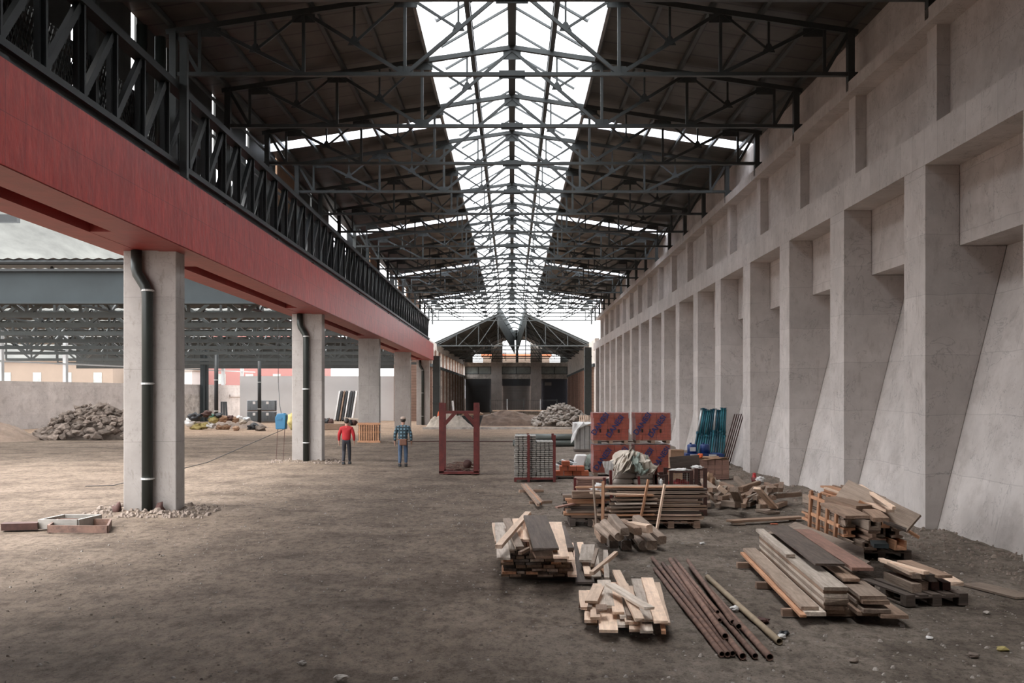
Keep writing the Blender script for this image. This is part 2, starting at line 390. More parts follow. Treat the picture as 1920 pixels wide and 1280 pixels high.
# ================================================================== right wall
Y0, Y1 = -9.0, 104.0
m_ = MB()
prof = [(8.13-.05, -.2), (9.48, 5.48), (8.57, 5.48), (8.57, 7.05), (8.67, 7.05), (8.67, 7.7), (8.67, 12.3), (10.6, 12.3), (10.6, -.2)]
m_.prism(prof, Y0, Y1)
m_.build('wall_right', M['conc_wall'], kind='structure', label='battered concrete side wall')
nb = 0; k = -1
BUT = []
while True:
    y = 20.4 + 5*k
    if y > 102.5: break
    mm = MB(); mm.prism([(7.9, -.15), (8.09, -.15), (9.47, 5.475), (8.565, 5.475), (8.565, 7.02), (7.9, 7.02)], y, y+1.1)
    o = mm.build('concrete_buttress', M['conc'], bevel=.012)
    idx = k+1
    lab = 'pale concrete buttress of the right wall, ' + ('cut by the right edge of the picture' if idx == 0 else 'the %s wholly seen from the camera' % near_ord(idx-1))
    tag(o, lab, 'buttress', 'concrete buttresses along the right wall')
    BUT.append(y); k += 1
mm = MB()
yy = Y0; prev = None
mm.box(7.9, 8.70, Y0, Y1, 7.02, 7.71)
mm.build('concrete_ledge_beam', M['conc_beam'], label='long pale concrete beam resting on the buttresses of the right wall', cat='beam')
MB().box(8.2, 8.675, Y0, Y1, 9.95, 10.25).build('concrete_cap_beam', M['conc_beam'], label='thin projecting concrete beam high on the right wall above the short posts', cat='beam')
for k in range(-1, 17):
    y = 21.1 + 5*k
    mm = MB(); mm.box(8.4, 8.672, y, y+.5, 7.705, 9.955)
    tag(mm.build('concrete_post', M['conc'], bevel=.01), 'short concrete post between the two upper beams of the right wall, %s' % near_ord(k+1), 'post', 'short posts of the upper right wall')
# unseen back wall behind the camera, added to darken camera-facing faces
MB().box(-8.9, 10.6, -9.4, -9.0, -.2, 16).build('wall_back_light_block', M['clad'], kind='structure')

# ================================================================== left: columns, red beam
CY = [23.6, 41.7, 59.7, 78.0, 96.0]
cn = ['nearest, in front at the left', 'second nearest, with a bent pipe', 'third nearest, a pallet leaning on it', 'fourth nearest, behind the plaid-shirted walker', 'farthest, beside the dark steel column']
for i, y in enumerate(CY):
    r = empty('concrete_column', (-8.02, y, 0), 'grey concrete column under the red beam, ' + cn[i], 'column', 'concrete columns under the red beam')
    mm = MB(); mm.box(-8.60, -7.43, y, y+.62, -.15, 5.83); mm.build('shaft', M['conc_col'], r, bevel=.02)
    if i in (0, 1, 4):
        p = empty('downpipe', (-8.03, y-.13, 0), 'dark downpipe with pale clamps on the ' + ['nearest', 'second nearest', '', '', 'farthest'][i] + ' column under the red beam', 'pipe', 'downpipes on the columns')
        t_ = MB(); yb = y-.12
        t_.tube([(-8.27, yb, 5.8), (-8.27, yb, 5.40), (-8.24, yb, 5.28), (-8.08, yb, 5.02), (-8.03, yb, 4.86), (-8.03, yb, -.05)], .118, 16)
        t_.build('pipe', M['pipe'], p, smooth=True)
        for z in (4.92, 2.87, .78):
            c_ = MB(); c_.tube([(-8.03, yb, z-.02), (-8.03, yb, z+.02)], .132, 16); c_.box(-8.16, -7.90, yb-.01, yb+.12, z-.015, z+.015)
            c_.build('clamp', M['clamp'], p)
XB = -7.06
m_ = MB()
BE = 95.9
m_.box(XB-.72, XB, -8.9, BE, 5.81, 7.29)
g = empty('red_beam', (XB-.9, 0, 5.81), 'huge red painted box beam carried by the left concrete columns', 'beam')
m_.build('face_girder', [M['red']], g)
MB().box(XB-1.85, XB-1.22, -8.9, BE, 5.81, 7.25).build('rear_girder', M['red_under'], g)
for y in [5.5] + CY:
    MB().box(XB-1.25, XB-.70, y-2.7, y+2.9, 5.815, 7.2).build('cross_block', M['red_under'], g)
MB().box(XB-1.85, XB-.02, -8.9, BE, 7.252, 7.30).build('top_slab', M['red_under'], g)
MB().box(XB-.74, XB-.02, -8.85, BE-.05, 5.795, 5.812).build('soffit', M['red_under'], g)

# lattice girders standing on the red beam
def lattice(xc, y0, y1, label, st):
    r = empty('lattice_girder', (xc, (y0+y1)/2, 7.3), label, 'girder')
    mb = MB(); mb.box(xc-.13, xc+.13, y0, y1, 7.62, 7.74); mb.box(xc-.03, xc+.03, y0, y1, 7.5, 7.62)
    mb.build('bottom_chord', M['steel_blk'], r)
    mb = MB(); mb.box(xc-.13, xc+.13, y0, y1, 9.30, 9.46); mb.build('top_chord', M['steel_blk'], r)
    y = y0+.3; i = 0
    while y < y1-1.4:
        p = MB(); p.box(xc-.10, xc+.10, y-.035, y+.035, 7.74, 9.3); p.box(xc-.02, xc+.02, y-.12, y+.12, 7.74, 9.3); p.build('post', M['steel_blk'], r)
        d = MB(); d.bar((xc, y+.08, 7.76), (xc, y+1.46, 9.28), .16, .10, up=(1, 0, 0)); d.build('diagonal', M['steel_blk'], r)
        if i % 4 == 0: MB().box(xc-.14, xc+.14, y-.15, y+.15, 7.30, 7.50).build('bearing', M['steel_blk'], r)
        y += 1.5; i += 1
    return r
lattice(-7.42, 3, 95, 'black steel lattice girder standing on the front edge of the red beam', 0)
lattice(-8.62, 3, 95, 'black steel lattice girder on the rear edge of the red beam, behind the front one', 1)
# dark cladding over the near bays behind the lattice
r = empty('side_cladding', (-8.95, 10, 7.3), 'dark sheet cladding above the near end of the red beam', 'cladding')
for i, (y0, y1, z0, z1) in enumerate([(-9, 5, 7.3, 12), (5, 10, 7.3, 12), (10.02, 14.4, 7.3, 12), (14.9, 18.4, 7.9, 12), (18.9, 21.6, 7.4, 12), (22.1, 25.0, 8.0, 12), (25.4, 27.4, 7.5, 12)]):
    MB().box(-9.0, -8.93, y0, y1, z0, z1).build('panel', M['clad'], r)
rc = random.Random(3); y = 27.8
while y < 95:
    L_ = rc.uniform(1.2, 3.2); e = min(y+L_, 95.5)
    if rc.random() < (.8 if y < 50 else .45): MB().box(-9.0, -8.93, y, e, rc.choice((7.3, 7.7, 8.2)), rc.choice((9.2, 9.6, 9.0))).build('panel', M['clad'], r)
    y = e+rc.uniform(.15, .6)
y = 27.6
while y < 103:
    L_ = rc.uniform(2.0, 4.5); e = min(y+L_, 103.5)
    if y < 42 or rc.random() < .5: MB().box(-9.0, -8.93, y, e, 9.75, 12).build('upper_panel', M['clad'] if rc.random() < .75 else M['card'], r)
    y = e+rc.uniform(.1, .4)
MB().box(-9.4, -9.05, -9, 11.5, -.2, 12).build('wall_left_light_block', M['conc_wall'], kind='structure')  # unseen wall added to block courtyard light from behind left
mm = MB()
for i in range(90):      # expanded-metal screen
    y = 12+i*.14
    mm.bar((-8.30, y, 7.5), (-8.30, y+.9, 9.3), .016); mm.bar((-8.30, y+.9, 7.5), (-8.30, y, 9.3), .016)
mm.build('mesh_screen', M['steel_blk'], label='fine metal mesh screen between the lattice girders at the near left', cat='screen')
for j, (px, top) in enumerate(((266, 48), (300, 70))):
    q = PX(px, top, 23.5)
    MB().tube([(q.x, 23.5, 7.3), (q.x, 23.5, q.z)], .12, 14).build('rainwater_pipe', M['pipe'], smooth=True,
        label='vertical dark pipe rising above the red beam, %s of two' % ('left' if j == 0 else 'right'), cat='pipe')
r = empty('steel_post', (-7.30, 23.4, 7.3), 'tall grey steel post on the red beam above the nearest column', 'post')
MB().box(-7.28, -7.12, 23.35, 23.5, 7.3, 10.45).build('shaft', M['steel_roof'], r)
MB().box(-7.285, -7.08, 23.28, 23.56, 7.3, 7.36).build('foot_plate', M['steel_roof'], r)

# ================================================================== roof trusses
ZC = 10.46
def ztop(x): return 12.75 - .150*abs(x)
TY = [16.1+5*i for i in range(-4, 20)]
def strut(r, nm, a, b_, w_, mt=None):
    MB().bar(a, b_, w_, w_, up=(0, 1, 0)).build(nm, mt or M['steel_roof'], r)
def make_truss(y):
    r = empty('roof_truss', (0, y, ZC))
    MB().box(-8.45, 8.45, y-.07, y+.07, ZC-.045, ZC+.045).build('bottom_chord', M['steel_roof'], r)
    t_ = MB()
    for s in (-1, 1): t_.bar((0, y, 12.75), (s*8.45, y, ztop(8.45)), .13, .14, up=(0, 1, 0))
    t_.build('top_chord', M['steel_roof'], r)
    MB().box(-.32, .32, y-.02, y+.02, ZC-.10, ZC+.10).build('splice_plate', M['steel_roof'], r)
    for s in (-1, 1):
        for x in (2.62, 5.1, 7.64): strut(r, 'vertical', (s*x, y, ZC), (s*x, y, ztop(x)), .075)
        MB().box(*(sorted((s*8.2, s*8.36))), y-.1, y+.1, ZC-.42, ztop(8.3)).build('end_post', M['steel_roof'], r)
        for a, b_ in (((2.62, ZC), (0, 12.68)), ((2.62, ZC), (5.1, ztop(5.1))), ((5.1, ZC), (7.46, ztop(7.46))), ((7.64, ZC), (8.25, ztop(8.2)))):
            strut(r, 'diagonal', (s*a[0], y, a[1]), (s*b_[0], y, b_[1]), .085)
        for (x, z, xa, xd) in ((1.31, (ZC+12.68)/2, 2.55, 1.31), (3.86, (ZC+ztop(5.1))/2, 2.62, 3.86), (6.28, (ZC+ztop(7.46))/2, 5.1, 6.28)):
            strut(r, 'strut', (s*x, y, z), (s*xa, y, ztop(xa)), .06)
            strut(r, 'strut', (s*x, y, z), (s*xd, y, ztop(xd)), .055)
            gp = MB(); gp.add([(s*(x-.16), y-.012, z-.05), (s*(x+.16), y-.012, z-.05), (s*(x+.05), y-.012, z+.17), (s*(x-.05), y-.012, z+.17),
                    (s*(x-.16), y+.012, z-.05), (s*(x+.16), y+.012, z-.05), (s*(x+.05), y+.012, z+.17), (s*(x-.05), y+.012, z+.17)],
                   [(3,2,1,0),(4,5,6,7),(0,1,5,4),(1,2,6,5),(2,3,7,6),(3,0,4,7)]); gp.build('gusset_plate', M['steel_roof'], r)
        for x in (2.6, 5.1, 7.4): MB().box(*(sorted((s*(x-.28), s*(x+.28)))), y-.015, y+.015, ztop(x)-.26, ztop(x)-.05).build('gusset_plate', M['steel_roof'], r)
        MB().box(*(sorted((s*2.42, s*2.80))), y-.015, y+.015, ZC, ZC+.2).build('gusset_plate', M['steel_roof'], r)
    MB().box(-.26, .26, y-.015, y+.015, 12.40, 12.72).build('gusset_plate', M['steel_roof'], r)
    return r
proto = make_truss(TY[0]); KIDS_P = list(proto.children)
for i, y in enumerate(TY):
    if i == 0: r = proto
    else:
        r = proto.copy(); COL.objects.link(r)
        for ch in KIDS_P:
            c_ = ch.copy(); COL.objects.link(c_); c_.parent = r
    r.location.y = y
    seen = i-5
    lab = 'grey steel roof truss spanning the hall, ' + ('overhead before the picture begins, %s of those' % ORD[i] if seen < 0 else 'the %s whose bottom chord is in view' % near_ord(seen))
    tag(r, lab, 'truss', 'steel roof trusses of the main hall')
RY0, RY1 = -9.0, 104.0
# long purlins
r = empty('roof_purlins', (0, 40, 12), 'long dark purlins running the length of the main roof', 'purlin')
for s in (-1, 1):
    for x in (1.15, 2.5, 3.7, 4.9, 6.1, 7.3, 8.3):
        MB().box(s*x-.05, s*x+.05, RY0, RY1+9, ztop(x)+.07, ztop(x)+.19).build('purlin', M['steel_roof'], r)
MB().box(-.09, .09, RY0, RY1+9, 12.78, 12.98).build('purlin', M['steel_roof'], r)
# side posts and rails over the left girder
mm = empty('side_rails', (-8.46, 60, 10), 'long horizontal rails above the left lattice girder under the eave', 'rail')
for z in (9.85, 10.3, 10.9): MB().box(-8.42, -8.355, 27, 104, z, z+.06).build('rail', M['steel_roof'], mm)
for x, nm in ((-8.28, 'left'),):
    for i, y in enumerate(TY):
        if 14 < y < 100: MB().box(-8.36, -8.20, y-.08, y+.08, 7.3, ZC-.42).build('eave_post', M['steel_roof'],
            label='dark steel post between red beam and truss end on the left, %s' % near_ord(i-4), cat='post', group='left eave posts')
# roof sheeting with translucent strips
STR = [(38.3, 39.4), (59.0, 60.1), (79.8, 80.9), (100.3, 101.4)]
def roofband(s, y0, y1, mt, nm, par):
    x0, x1 = 2.45, 8.95
    z0, z1 = ztop(x0)+.2, ztop(x1)+.2
    q = MB(); a = (s*x0, s*x1)
    q.add([(a[0], y0, z0), (a[1], y0, z1), (a[1], y1, z1), (a[0], y1, z0), (a[0], y0, z0+.06), (a[1], y0, z1+.06), (a[1], y1, z1+.06), (a[0], y1, z0+.06)],
          [(3,2,1,0),(4,5,6,7),(0,1,5,4),(1,2,6,5),(2,3,7,6),(3,0,4,7)])
    q.build(nm, mt, par)
for s, nm in ((-1, 'left'), (1, 'right')):
    rr = empty('ceiling', (s*5, 40, 12)); tag(rr, 'dark sheeted %s slope of the main roof' % nm, kind='structure')
    y = RY0
    for a, b_ in STR + [(RY1, RY1)]:
        roofband(s, y, a, M['sheet'], 'roof_sheet', rr)
        if b_ > a: roofband(s, a, b_, M['strip'], 'translucent_strip', rr)
        y = b_
# skylight lantern
r = empty('skylight', (0, 45, 12.6), 'long glazed ridge skylight lantern over the centre of the hall', 'skylight')
for s in (-1, 1):
    MB().box(s*2.45-.04, s*2.45+.04, RY0, RY1, 12.35, 14.55).build('curb', M['curb'], r)
    q = MB(); q.add([(s*2.5, RY0, 14.6), (0, RY0, 16.05), (0, RY1, 16.05), (s*2.5, RY1, 14.6)], [(0, 1, 2, 3)])
    q.build('glazing', M['glass'], r)
    MB().box(s*1.36-.03, s*1.36+.03, RY0, RY1, 15.16, 15.26).build('glazing_purlin', M['steel_roof'], r)
    MB().box(s*1.50-.03, s*1.50+.03, RY0, RY1, 15.06, 15.16).build('glazing_purlin', M['steel_roof'], r)
MB().box(-.15, .15, RY0, RY1, 15.75, 16.1).build('ridge_beam', M['steel_roof'], r)
y = RY0+.6
while y < RY1:
    q = MB()
    for s in (-1, 1): q.bar((0, y, 15.98), (s*2.45, y, 14.56), .07, .11, up=(0, 1, 0))
    q.build('rafter', M['steel_roof'], r); y += 2.5
# end gable beyond the roof: bare frame
MB().box(-2.5, 2.5, RY1-.1, RY1, 15.9, 16.0).build('gable_rail', M['steel_roof'], r)

# dark steel portal columns at the far end
for s, nm in ((-1, 'left'), (1, 'right')):
    x = -7.02 if s < 0 else 7.06
    r = empty('steel_column', (x, 99, 0), 'dark green-grey boxed steel column at the far %s end of the hall' % nm, 'column')
    MB().box(x-.31, x+.31, 98.7, 99.9, -.1, 6.3 if s < 0 else 7.1).build('shaft', M['steel'], r)
    for z in (1.9, 3.4, 4.9, 6.2): MB().box(x-.34, x+.34, 98.64, 99.94, z, z+.09).build('band', M['steel'], r)

# ================================================================== old hall beyond
OH0, OH1 = 115.0, 168.0
def xo(y): return .6*(y-OH0)/(OH1-OH0)
def ohq(name, pts, mt, par, th=.12, nrm=(0, 0, 1)):
    n_ = Vector(nrm)*th; q = MB()
    q.add([Vector(p) for p in pts] + [Vector(p)+n_ for p in pts], [(3,2,1,0),(4,5,6,7),(0,1,5,4),(1,2,6,5),(2,3,7,6),(3,0,4,7)])
    return q.build(name, mt, par)
r = empty('old_hall_roof', (0, 140, 9), 'dark gabled roof of the old hall beyond the open end', 'roof')
EZ, RZ = 8.3, 12.1
def oz(x): return RZ-(RZ-EZ)*x/8.3
for s in (-1, 1):
    y = OH0; k = 0
    while y < OH1:
        e = min(y+(2.9 if s > 0 else 11), OH1)
        ohq('roof_sheet', [(s*1.5+xo(y), y, oz(1.5)), (s*8.5+xo(y), y, oz(8.5)), (s*8.5+xo(e), e, oz(8.5)), (s*1.5+xo(e), e, oz(1.5))], M['clad'], r)
        y = e+(.22 if s > 0 else 0)
    ohq('skylight_side', [(s*1.5, OH0, 10.3), (s*.12+xo(OH1), OH1, 9.2), (s*.2+xo(OH1), OH1, 12.6), (s*1.5, OH0, 12.6)], M['clad'], r, .1, (s, 0, 0))
    ohq('roof_sheet', [(s*1.5, OH0, 11.5), (s*1.5+xo(OH1), OH1, 11.5), (s*.15+xo(OH1), OH1, 11.6), (s*1.45, OH0, 11.5)], M['clad'], r)
    for kk in range(20):
        yk = OH0+.5+kk*2.6; q = MB(); q.bar((s*1.6+xo(yk), yk, 12.6), (xo(yk), yk, 13.5), .09, .12, up=(0, 1, 0)); q.build('skylight_rafter', M['steel'], r)
    for x in (3.6, 6.0): MB().bar((s*x, OH0, oz(x)-.2), (s*x+.6, OH1, oz(x)-.2), .16).build('purlin', M['steel'], r)
    ohq('skylight_glazing', [(s*1.6, OH0, 12.6), (xo(OH0), OH0, 13.5), (xo(OH1), OH1, 13.5), (s*1.6+xo(OH1), OH1, 12.6)], M['old_glass'], r, .02)
for i in range(6):
    y = OH0+i*10; x0 = xo(y)
    t = empty('old_roof_truss', (x0, y, 8.3), 'dark steel truss inside the old hall beyond, %s' % near_ord(i), 'truss', 'old hall roof trusses')
    q = MB(); q.bar((x0-8.3, y, 8.0), (x0+8.3, y, 8.0), .12, .14, up=(0, 1, 0)); q.build('bottom_chord', M['steel_roof'], t)
    q = MB()
    for s in (-1, 1): q.bar((x0, y, RZ-.15), (x0+s*8.4, y, EZ-.15), .12, .18, up=(0, 1, 0))
    q.build('top_chord', M['steel_roof'], t)
    for s in (-1, 1):
        for x in (1.5, 3.6, 6.0):
            q = MB(); q.bar((x0+s*x, y, 8.0), (x0+s*x, y, oz(x)-.2), .08); q.build('vertical', M['steel_roof'], t)
            q = MB(); q.bar((x0+s*x, y, oz(x)-.2), (x0+s*(x+2.2), y, 8.0), .08); q.build('diagonal', M['steel_roof'], t)
r = empty('wall_left_old_hall', (-8, 140, 0)); tag(r, 'brick side wall of the old hall on the left', kind='structure')
ohq('lower_wall', [(-8.2, OH0-10, 0), (-8.2+xo(OH1), OH1, 0), (-8.2+xo(OH1), OH1, 5.6), (-8.2, OH0-10, 5.6)], M['old_brick'], r, .4, (-1, 0, 0))
ohq('upper_wall', [(-8.2, OH0-10, 7.3), (-8.2+xo(OH1), OH1, 7.3), (-8.2+xo(OH1), OH1, 8.2), (-8.2, OH0-10, 8.2)], M['old_conc'], r, .4, (-1, 0, 0))
ohq('rail', [(-8.0, OH0-10, 5.5), (-8.0+xo(OH1), OH1, 5.5), (-8.0+xo(OH1), OH1, 5.8), (-8.0, OH0-10, 5.8)], M['steel_teal'], r, .5, (-1, 0, 0))
for i in range(22):
    y = OH0-8+i*2.7; x0 = -8.05+xo(y)
    MB().box(x0-.35, x0+.08, y, y+.55, -.1, 7.4).build('pier', M['old_conc'] if i % 2 else M['old_brick'], r)
r = empty('wall_right_old_hall', (8.4, 140, 0)); tag(r, 'brick side wall of the old hall on the right', kind='structure')
ohq('lower_wall', [(8.2, OH0-10, 0), (8.2+xo(OH1), OH1, 0), (8.2+xo(OH1), OH1, 8.3), (8.2, OH0-10, 8.3)], M['old_conc'], r, .4, (1, 0, 0))
ohq('rail', [(8.0, OH0-10, 5.5), (8.0+xo(OH1), OH1, 5.5), (8.0+xo(OH1), OH1, 5.8), (8.0, OH0-10, 5.8)], M['steel_teal'], r, .3, (1, 0, 0))
for i in range(22):
    y = OH0-8+i*2.7; x0 = 8.1+xo(y)
    MB().box(x0-.12, x0+.3, y, y+.6, -.1, 5.5).build('pier', M['w_pink'] if i % 2 else M['old_brick'], r)
# end wall with three doors
r = empty('wall_end', (.6, OH1, 0)); tag(r, 'stained concrete end wall of the old hall with three big doorways', kind='structure')
D = OH1
def q2(x0, x1, ya, yb, dd=0): a = PX(x0, ya, D); c_ = PX(x1, yb, D); return (a.x, c_.x, D+dd, D+dd+.5, c_.z, a.z)
for x0, x1 in ((866, 871.5), (920.6, 940.5), (994.4, 1014.4), (1063.5, 1068.5)):
    MB().box(*q2(x0, x1, 672, 790, -.5)).build('pier', M['conc'], r)
MB().box(*q2(866, 1069, 679, 687)).build('lintel', M['old_conc'], r)
MB().box(*q2(866, 1069, 701.5, 710)).build('lintel', M['old_conc'], r)
for i, (x0, x1) in enumerate(((871.5, 920.6), (940.5, 994.4), (1014.4, 1063.5))):
    a = q2(x0, x1, 687, 701.5); wdw = empty('window_%d' % (i+1), (a[0], D, a[4])); tag(wdw, 'dirty high window over the %s doorway' % ('left', 'middle', 'right')[i], kind='structure')
    MB().box(a[0], a[1], D+.2, D+.25, a[4], a[5]).build('pane', M['dirty_glass'], wdw)
    q = MB(); xm = (a[0]+a[1])/2
    for x in (a[0]+.05, xm, a[1]-.05): q.box(x-.06, x+.06, D+.1, D+.2, a[4], a[5])
    q.box(a[0], a[1], D+.1, D+.2, a[4], a[4]+.1); q.box(a[0], a[1], D+.1, D+.2, a[5]-.1, a[5]); q.build('window_frame', M['steel'], wdw)
    b_ = q2(x0, x1, 710, 790)
    dr = empty('door_%d' % (i+1), (b_[0], D, 0)); tag(dr, ('dark panelled', 'grey roller', 'dark blue-grey')[i]+' door closing the %s doorway' % ('left', 'middle', 'right')[i], kind='structure')
    MB().box(b_[0], b_[1], D+.25, D+.35, -.2, b_[5]).build('door_leaf', (M['dark_panel'], M['grey_panel'], M['navy_panel'])[i], dr)
    if i < 2: MB().box(b_[0], b_[1], D+.15, D+.25, b_[5]-1.1, b_[5]).build('door_header', M['dark_panel'], dr)
gw = empty('gable_infill', (.6, D, 8)); tag(gw, 'dark gable above the end wall with three window gaps', kind='structure')
for (x0, x1, ya, yb) in ((858, 886, 655, 679), (886, 921, 636, 664), (921, 942, 625, 679), (942, 994, 618, 637), (994, 1016, 625, 679), (1016, 1050, 636, 664), (1050, 1078, 655, 679)):
    MB().box(*q2(x0, x1, ya, yb, .1)).build('panel', M['clad'] if x0 not in (921, 994) else M['old_conc'], gw)
MB().box(*q2(966.5, 971.5, 618, 679, .1)).build('mullion', M['steel'], gw)
sg = PX(1020.8, 716.5, D); sg2 = PX(1033.6, 722.5, D)
MB().box(sg.x, sg2.x, D+.1, D+.24, sg2.z, sg.z).build('door_sign', M['grey_panel'], label='small blank grey plate on the dark blue-grey door', cat='plate')
# outside beyond the end wall: pale buildings seen through the gable
q = empty('far_building', (0, 215, 0), 'ochre building behind the end wall seen through the gable', 'building')
a = PX(905, 668, 215); c_ = PX(1030, 690, 215); MB().box(a.x, c_.x, 215, 222, 0, a.z).build('wall', M['bld_tan'], q)
MB().box(a.x-.4, c_.x+.4, 214.6, 222.4, a.z, a.z+.5).build('roof', M['brick'], q)

# ================================================================== left hall
LX0, LX1 = -46.0, -9.0
# rear concrete wall with openings band above
A = Vector((-41.5, 72.0)); B = Vector((-28.6, 119.5)); AB = (B-A); dirv = AB.normalized(); nrm = Vector((dirv.y, -dirv.x))   # towards the hall
def wallbox(t0, t1, z0, z1, n0, n1):
    P_ = []
    for z in (z0, z1):
        for (t_, n_) in ((t0, n0), (t1, n0), (t1, n1), (t0, n1)):
            p = A + AB*t_ + nrm*n_; P_.append((p.x, p.y, z))
    return MB().add(P_, [(3,2,1,0),(4,5,6,7),(0,1,5,4),(1,2,6,5),(2,3,7,6),(3,0,4,7)])
wallbox(-.5, 1, -.2, 3.75, -.5, 0).build('wall_left', M['conc_wall'], kind='structure', label='grey concrete boundary wall at the rear left')
for t0, t1 in ((.03, .10), (.60, .83)):
    wallbox(t0, t1, -.1, 2.75, 0, .01).build('wall_left_recess', M['old_conc'], kind='structure')
wallbox(.88, 1, 2.5, 2.75, 0, .12).build('trim_1', M['conc_wall'], kind='structure')
for i, t_ in enumerate((-.2, -.1, .05, .2, .35, .52, .70, .86, .94)):
    wallbox(t_, t_+.006, 3.75, 7.6, -.4, -.1).build('window_post', M['galv'], label='slim pale metal post on the rear left wall, %s' % near_ord(i), cat='post', group='posts on the rear left wall')
for i, t_ in enumerate((.12, .63, .76)):
    rr = empty('twin_steel_column', (*(A+AB*t_), 0), 'dark twin steel column at the rear left wall, %s' % near_ord(i), 'column', 'twin steel columns of the left hall')
    for dt in (0, .013): wallbox(t_+dt, t_+dt+.008, -.1, 7.7, .1, .45).build('leg', M['steel_teal'], rr)
for z in (6.3, 5.2):
    wallbox(-.5, 1, z, z+.12, -.3, -.15).build('trim_%d' % (2+int(z)), M['galv'] if z < 6 else M['steel'], kind='structure')
MB().box(-28.7, -12.3, 112.5, 113, -.2, 4.7).build('wall_far_left', M['white_wall'], kind='structure', label='white far wall of the left hall')
MB().box(-46, -9.2, 112.6, 112.9, 5.5, 8.3).build('wall_far_left_upper', M['clad'], kind='structure')
MB().box(-12.3, -8.6, 111, 111.6, -.2, 6.8).build('wall_far_left_old', M['old_brick'], kind='structure')
for i, (px, yb) in enumerate(((405, 800), (486, 792))):
    y = 5200/(yb-HY); xx = (px-CX)*y/F
    rr = empty('pipe_column', (xx, y, 0), 'dark round column in the left hall, %s' % ('left of two' if i == 0 else 'beside the wrapped block pallets'), 'column')
    MB().tube([(xx, y, -.1), (xx, y, 6.3)], .17, 12).build('shaft', M['steel_blk'], rr, smooth=True)
    for z in (1.3, 3.9): MB().tube([(xx, y, z), (xx, y, z+.07)], .2, 12).build('band', M['clamp'], rr)
# roof of left hall
FY = 43.0
r = empty('fascia_beam', (-30, FY, 7), 'deep teal-grey steel edge beam across the left hall roof', 'beam')
MB().box(-52, -8.95, FY, FY+.15, 6.36, 7.62).build('web', M['steel_teal'], r)
MB().box(-52, -8.95, FY-.22, FY+.35, 6.30, 6.38).build('bottom_flange', M['steel_teal'], r)
MB().box(-52, -8.95, FY-.22, FY+.35, 7.60, 7.70).build('top_flange', M['steel_blk'], r)
MB().tube([(-52, FY-.35, 7.95), (-8.95, FY-.35, 7.95)], .11, 8).build('gutter', M['steel_blk'], r)
r = empty('left_hall_roof', (-30, 70, 8), 'pale corrugated roof of the left hall behind its edge beam', 'roof')
for i in range(14):
    y = FY-.5+i*5.2
    q = MB(); n_ = 190; vv = []
    for j in range(n_+1):
        x = -52+j*(43/n_); z = 8.05+.05*(j % 2); vv += [(x, y, z), (x, y+3.4, z)]
    q.add(vv, [(2*j, 2*j+1, 2*j+3, 2*j+2) for j in range(n_)])
    q.build('roof_sheet', M['galv'] if i == 0 else M['clad'], r)
def frontal(y, zc, zt, x0, x1, label, i):
    t = empty('left_hall_truss', (-30, y, zc), label, 'truss', 'trusses of the left hall')
    MB().box(x0, x1, y-.1, y+.1, zc-.12, zc+.12).build('bottom_chord', M['steel'], t)
    MB().box(x0, x1, y-.08, y+.08, zt-.1, zt+.1).build('top_chord', M['steel'], t)
    x = x0; k = 0
    while x < x1-1.7:
        q = MB(); q.bar((x, y, zc), (x, y, zt), .12, .12, up=(0, 1, 0))
        if k % 2: q.bar((x, y, zc), (x+2.3, y, zt), .16, .13, up=(0, 1, 0))
        else: q.bar((x, y, zt), (x+2.3, y, zc), .16, .13, up=(0, 1, 0))
        q.build('web_member', M['steel'], t); x += 2.3; k += 1
for i, y in enumerate((45.5, 52, 59, 67, 76, 86, 97, 108)):
    frontal(y, 6.05 if i < 6 else 5.9, 7.85, -46, -9.1, 'dark steel truss across the left hall, %s' % near_ord(i), i)
for i in range(5):
    x = -12-i*7
    t = empty('left_hall_beam_truss', (x, 75, 6.6), 'lengthwise steel truss under the left hall roof, %s from the red beam' % ORD[i], 'truss', 'lengthwise trusses of the left hall')
    MB().box(x-.06, x+.06, 44, 110, 6.55, 6.65).build('bottom_chord', M['steel'], t)
    y = 44; q = MB(); k = 0
    while y < 108: q.bar((x, y, 6.6 if k % 2 else 7.9), (x, y+2.2, 7.9 if k % 2 else 6.6), .12, .09, up=(1, 0, 0)); y += 2.2; k += 1
    q.build('web', M['steel'], t)
MB().box(-52, -19.5, 42, 42.3, 9.45, 9.75).build('edge_beam', M['steel_blk'], label='dark beam above the left hall roof at the left edge', cat='beam')
# neighbouring buildings past the left wall, and the hillside
def bldg(x0, x1, y, h, mt, label, win, roof=None):
    r = empty('building', ((x0+x1)/2, y, 0), label, 'building', None)
    MB().box(x0, x1, y, y+12, -.2, h).build('wall', M[mt], r)
    MB().box(x0-.3, x1+.3, y-.3, y+12.3, h, h+.35).build('roof', M[roof or 'rock'], r)
    n_ = max(1, int((x1-x0)/4))
    for fl in range(win):
        for k in range(n_):
            x = x0+(k+.5)*(x1-x0)/n_
            MB().box(x-.6, x+.6, y-.05, y+.05, 1.4+3*fl, 3+3*fl).build('window', M['dirty_glass'], r)
bldg(-112, -82, 150, 6.5, 'bld_white', 'white building beyond the rear left wall at the picture edge', 2)
bldg(-80, -58, 155, 7.6, 'bld_tan', 'low tan building beyond the rear left wall', 2, 'bld_tan')
bldg(-57, -48, 160, 6.4, 'bld_white', 'small white building beyond the rear left wall', 2)
bldg(-47, -30, 165, 12.5, 'bld_pink', 'pink building beyond the rear left wall', 3)
hx = [-700+20*i for i in range(40)]; hy = [230+25*i for i in range(18)]
def hz(x, y):
    up = max(0, min(1, (y-230)/330)); side = max(0, min(1, (-70-x*1.0-(y-230)*.10)/90))
    return -2+150*up*side*(1+.18*fbm(x, y, .008))
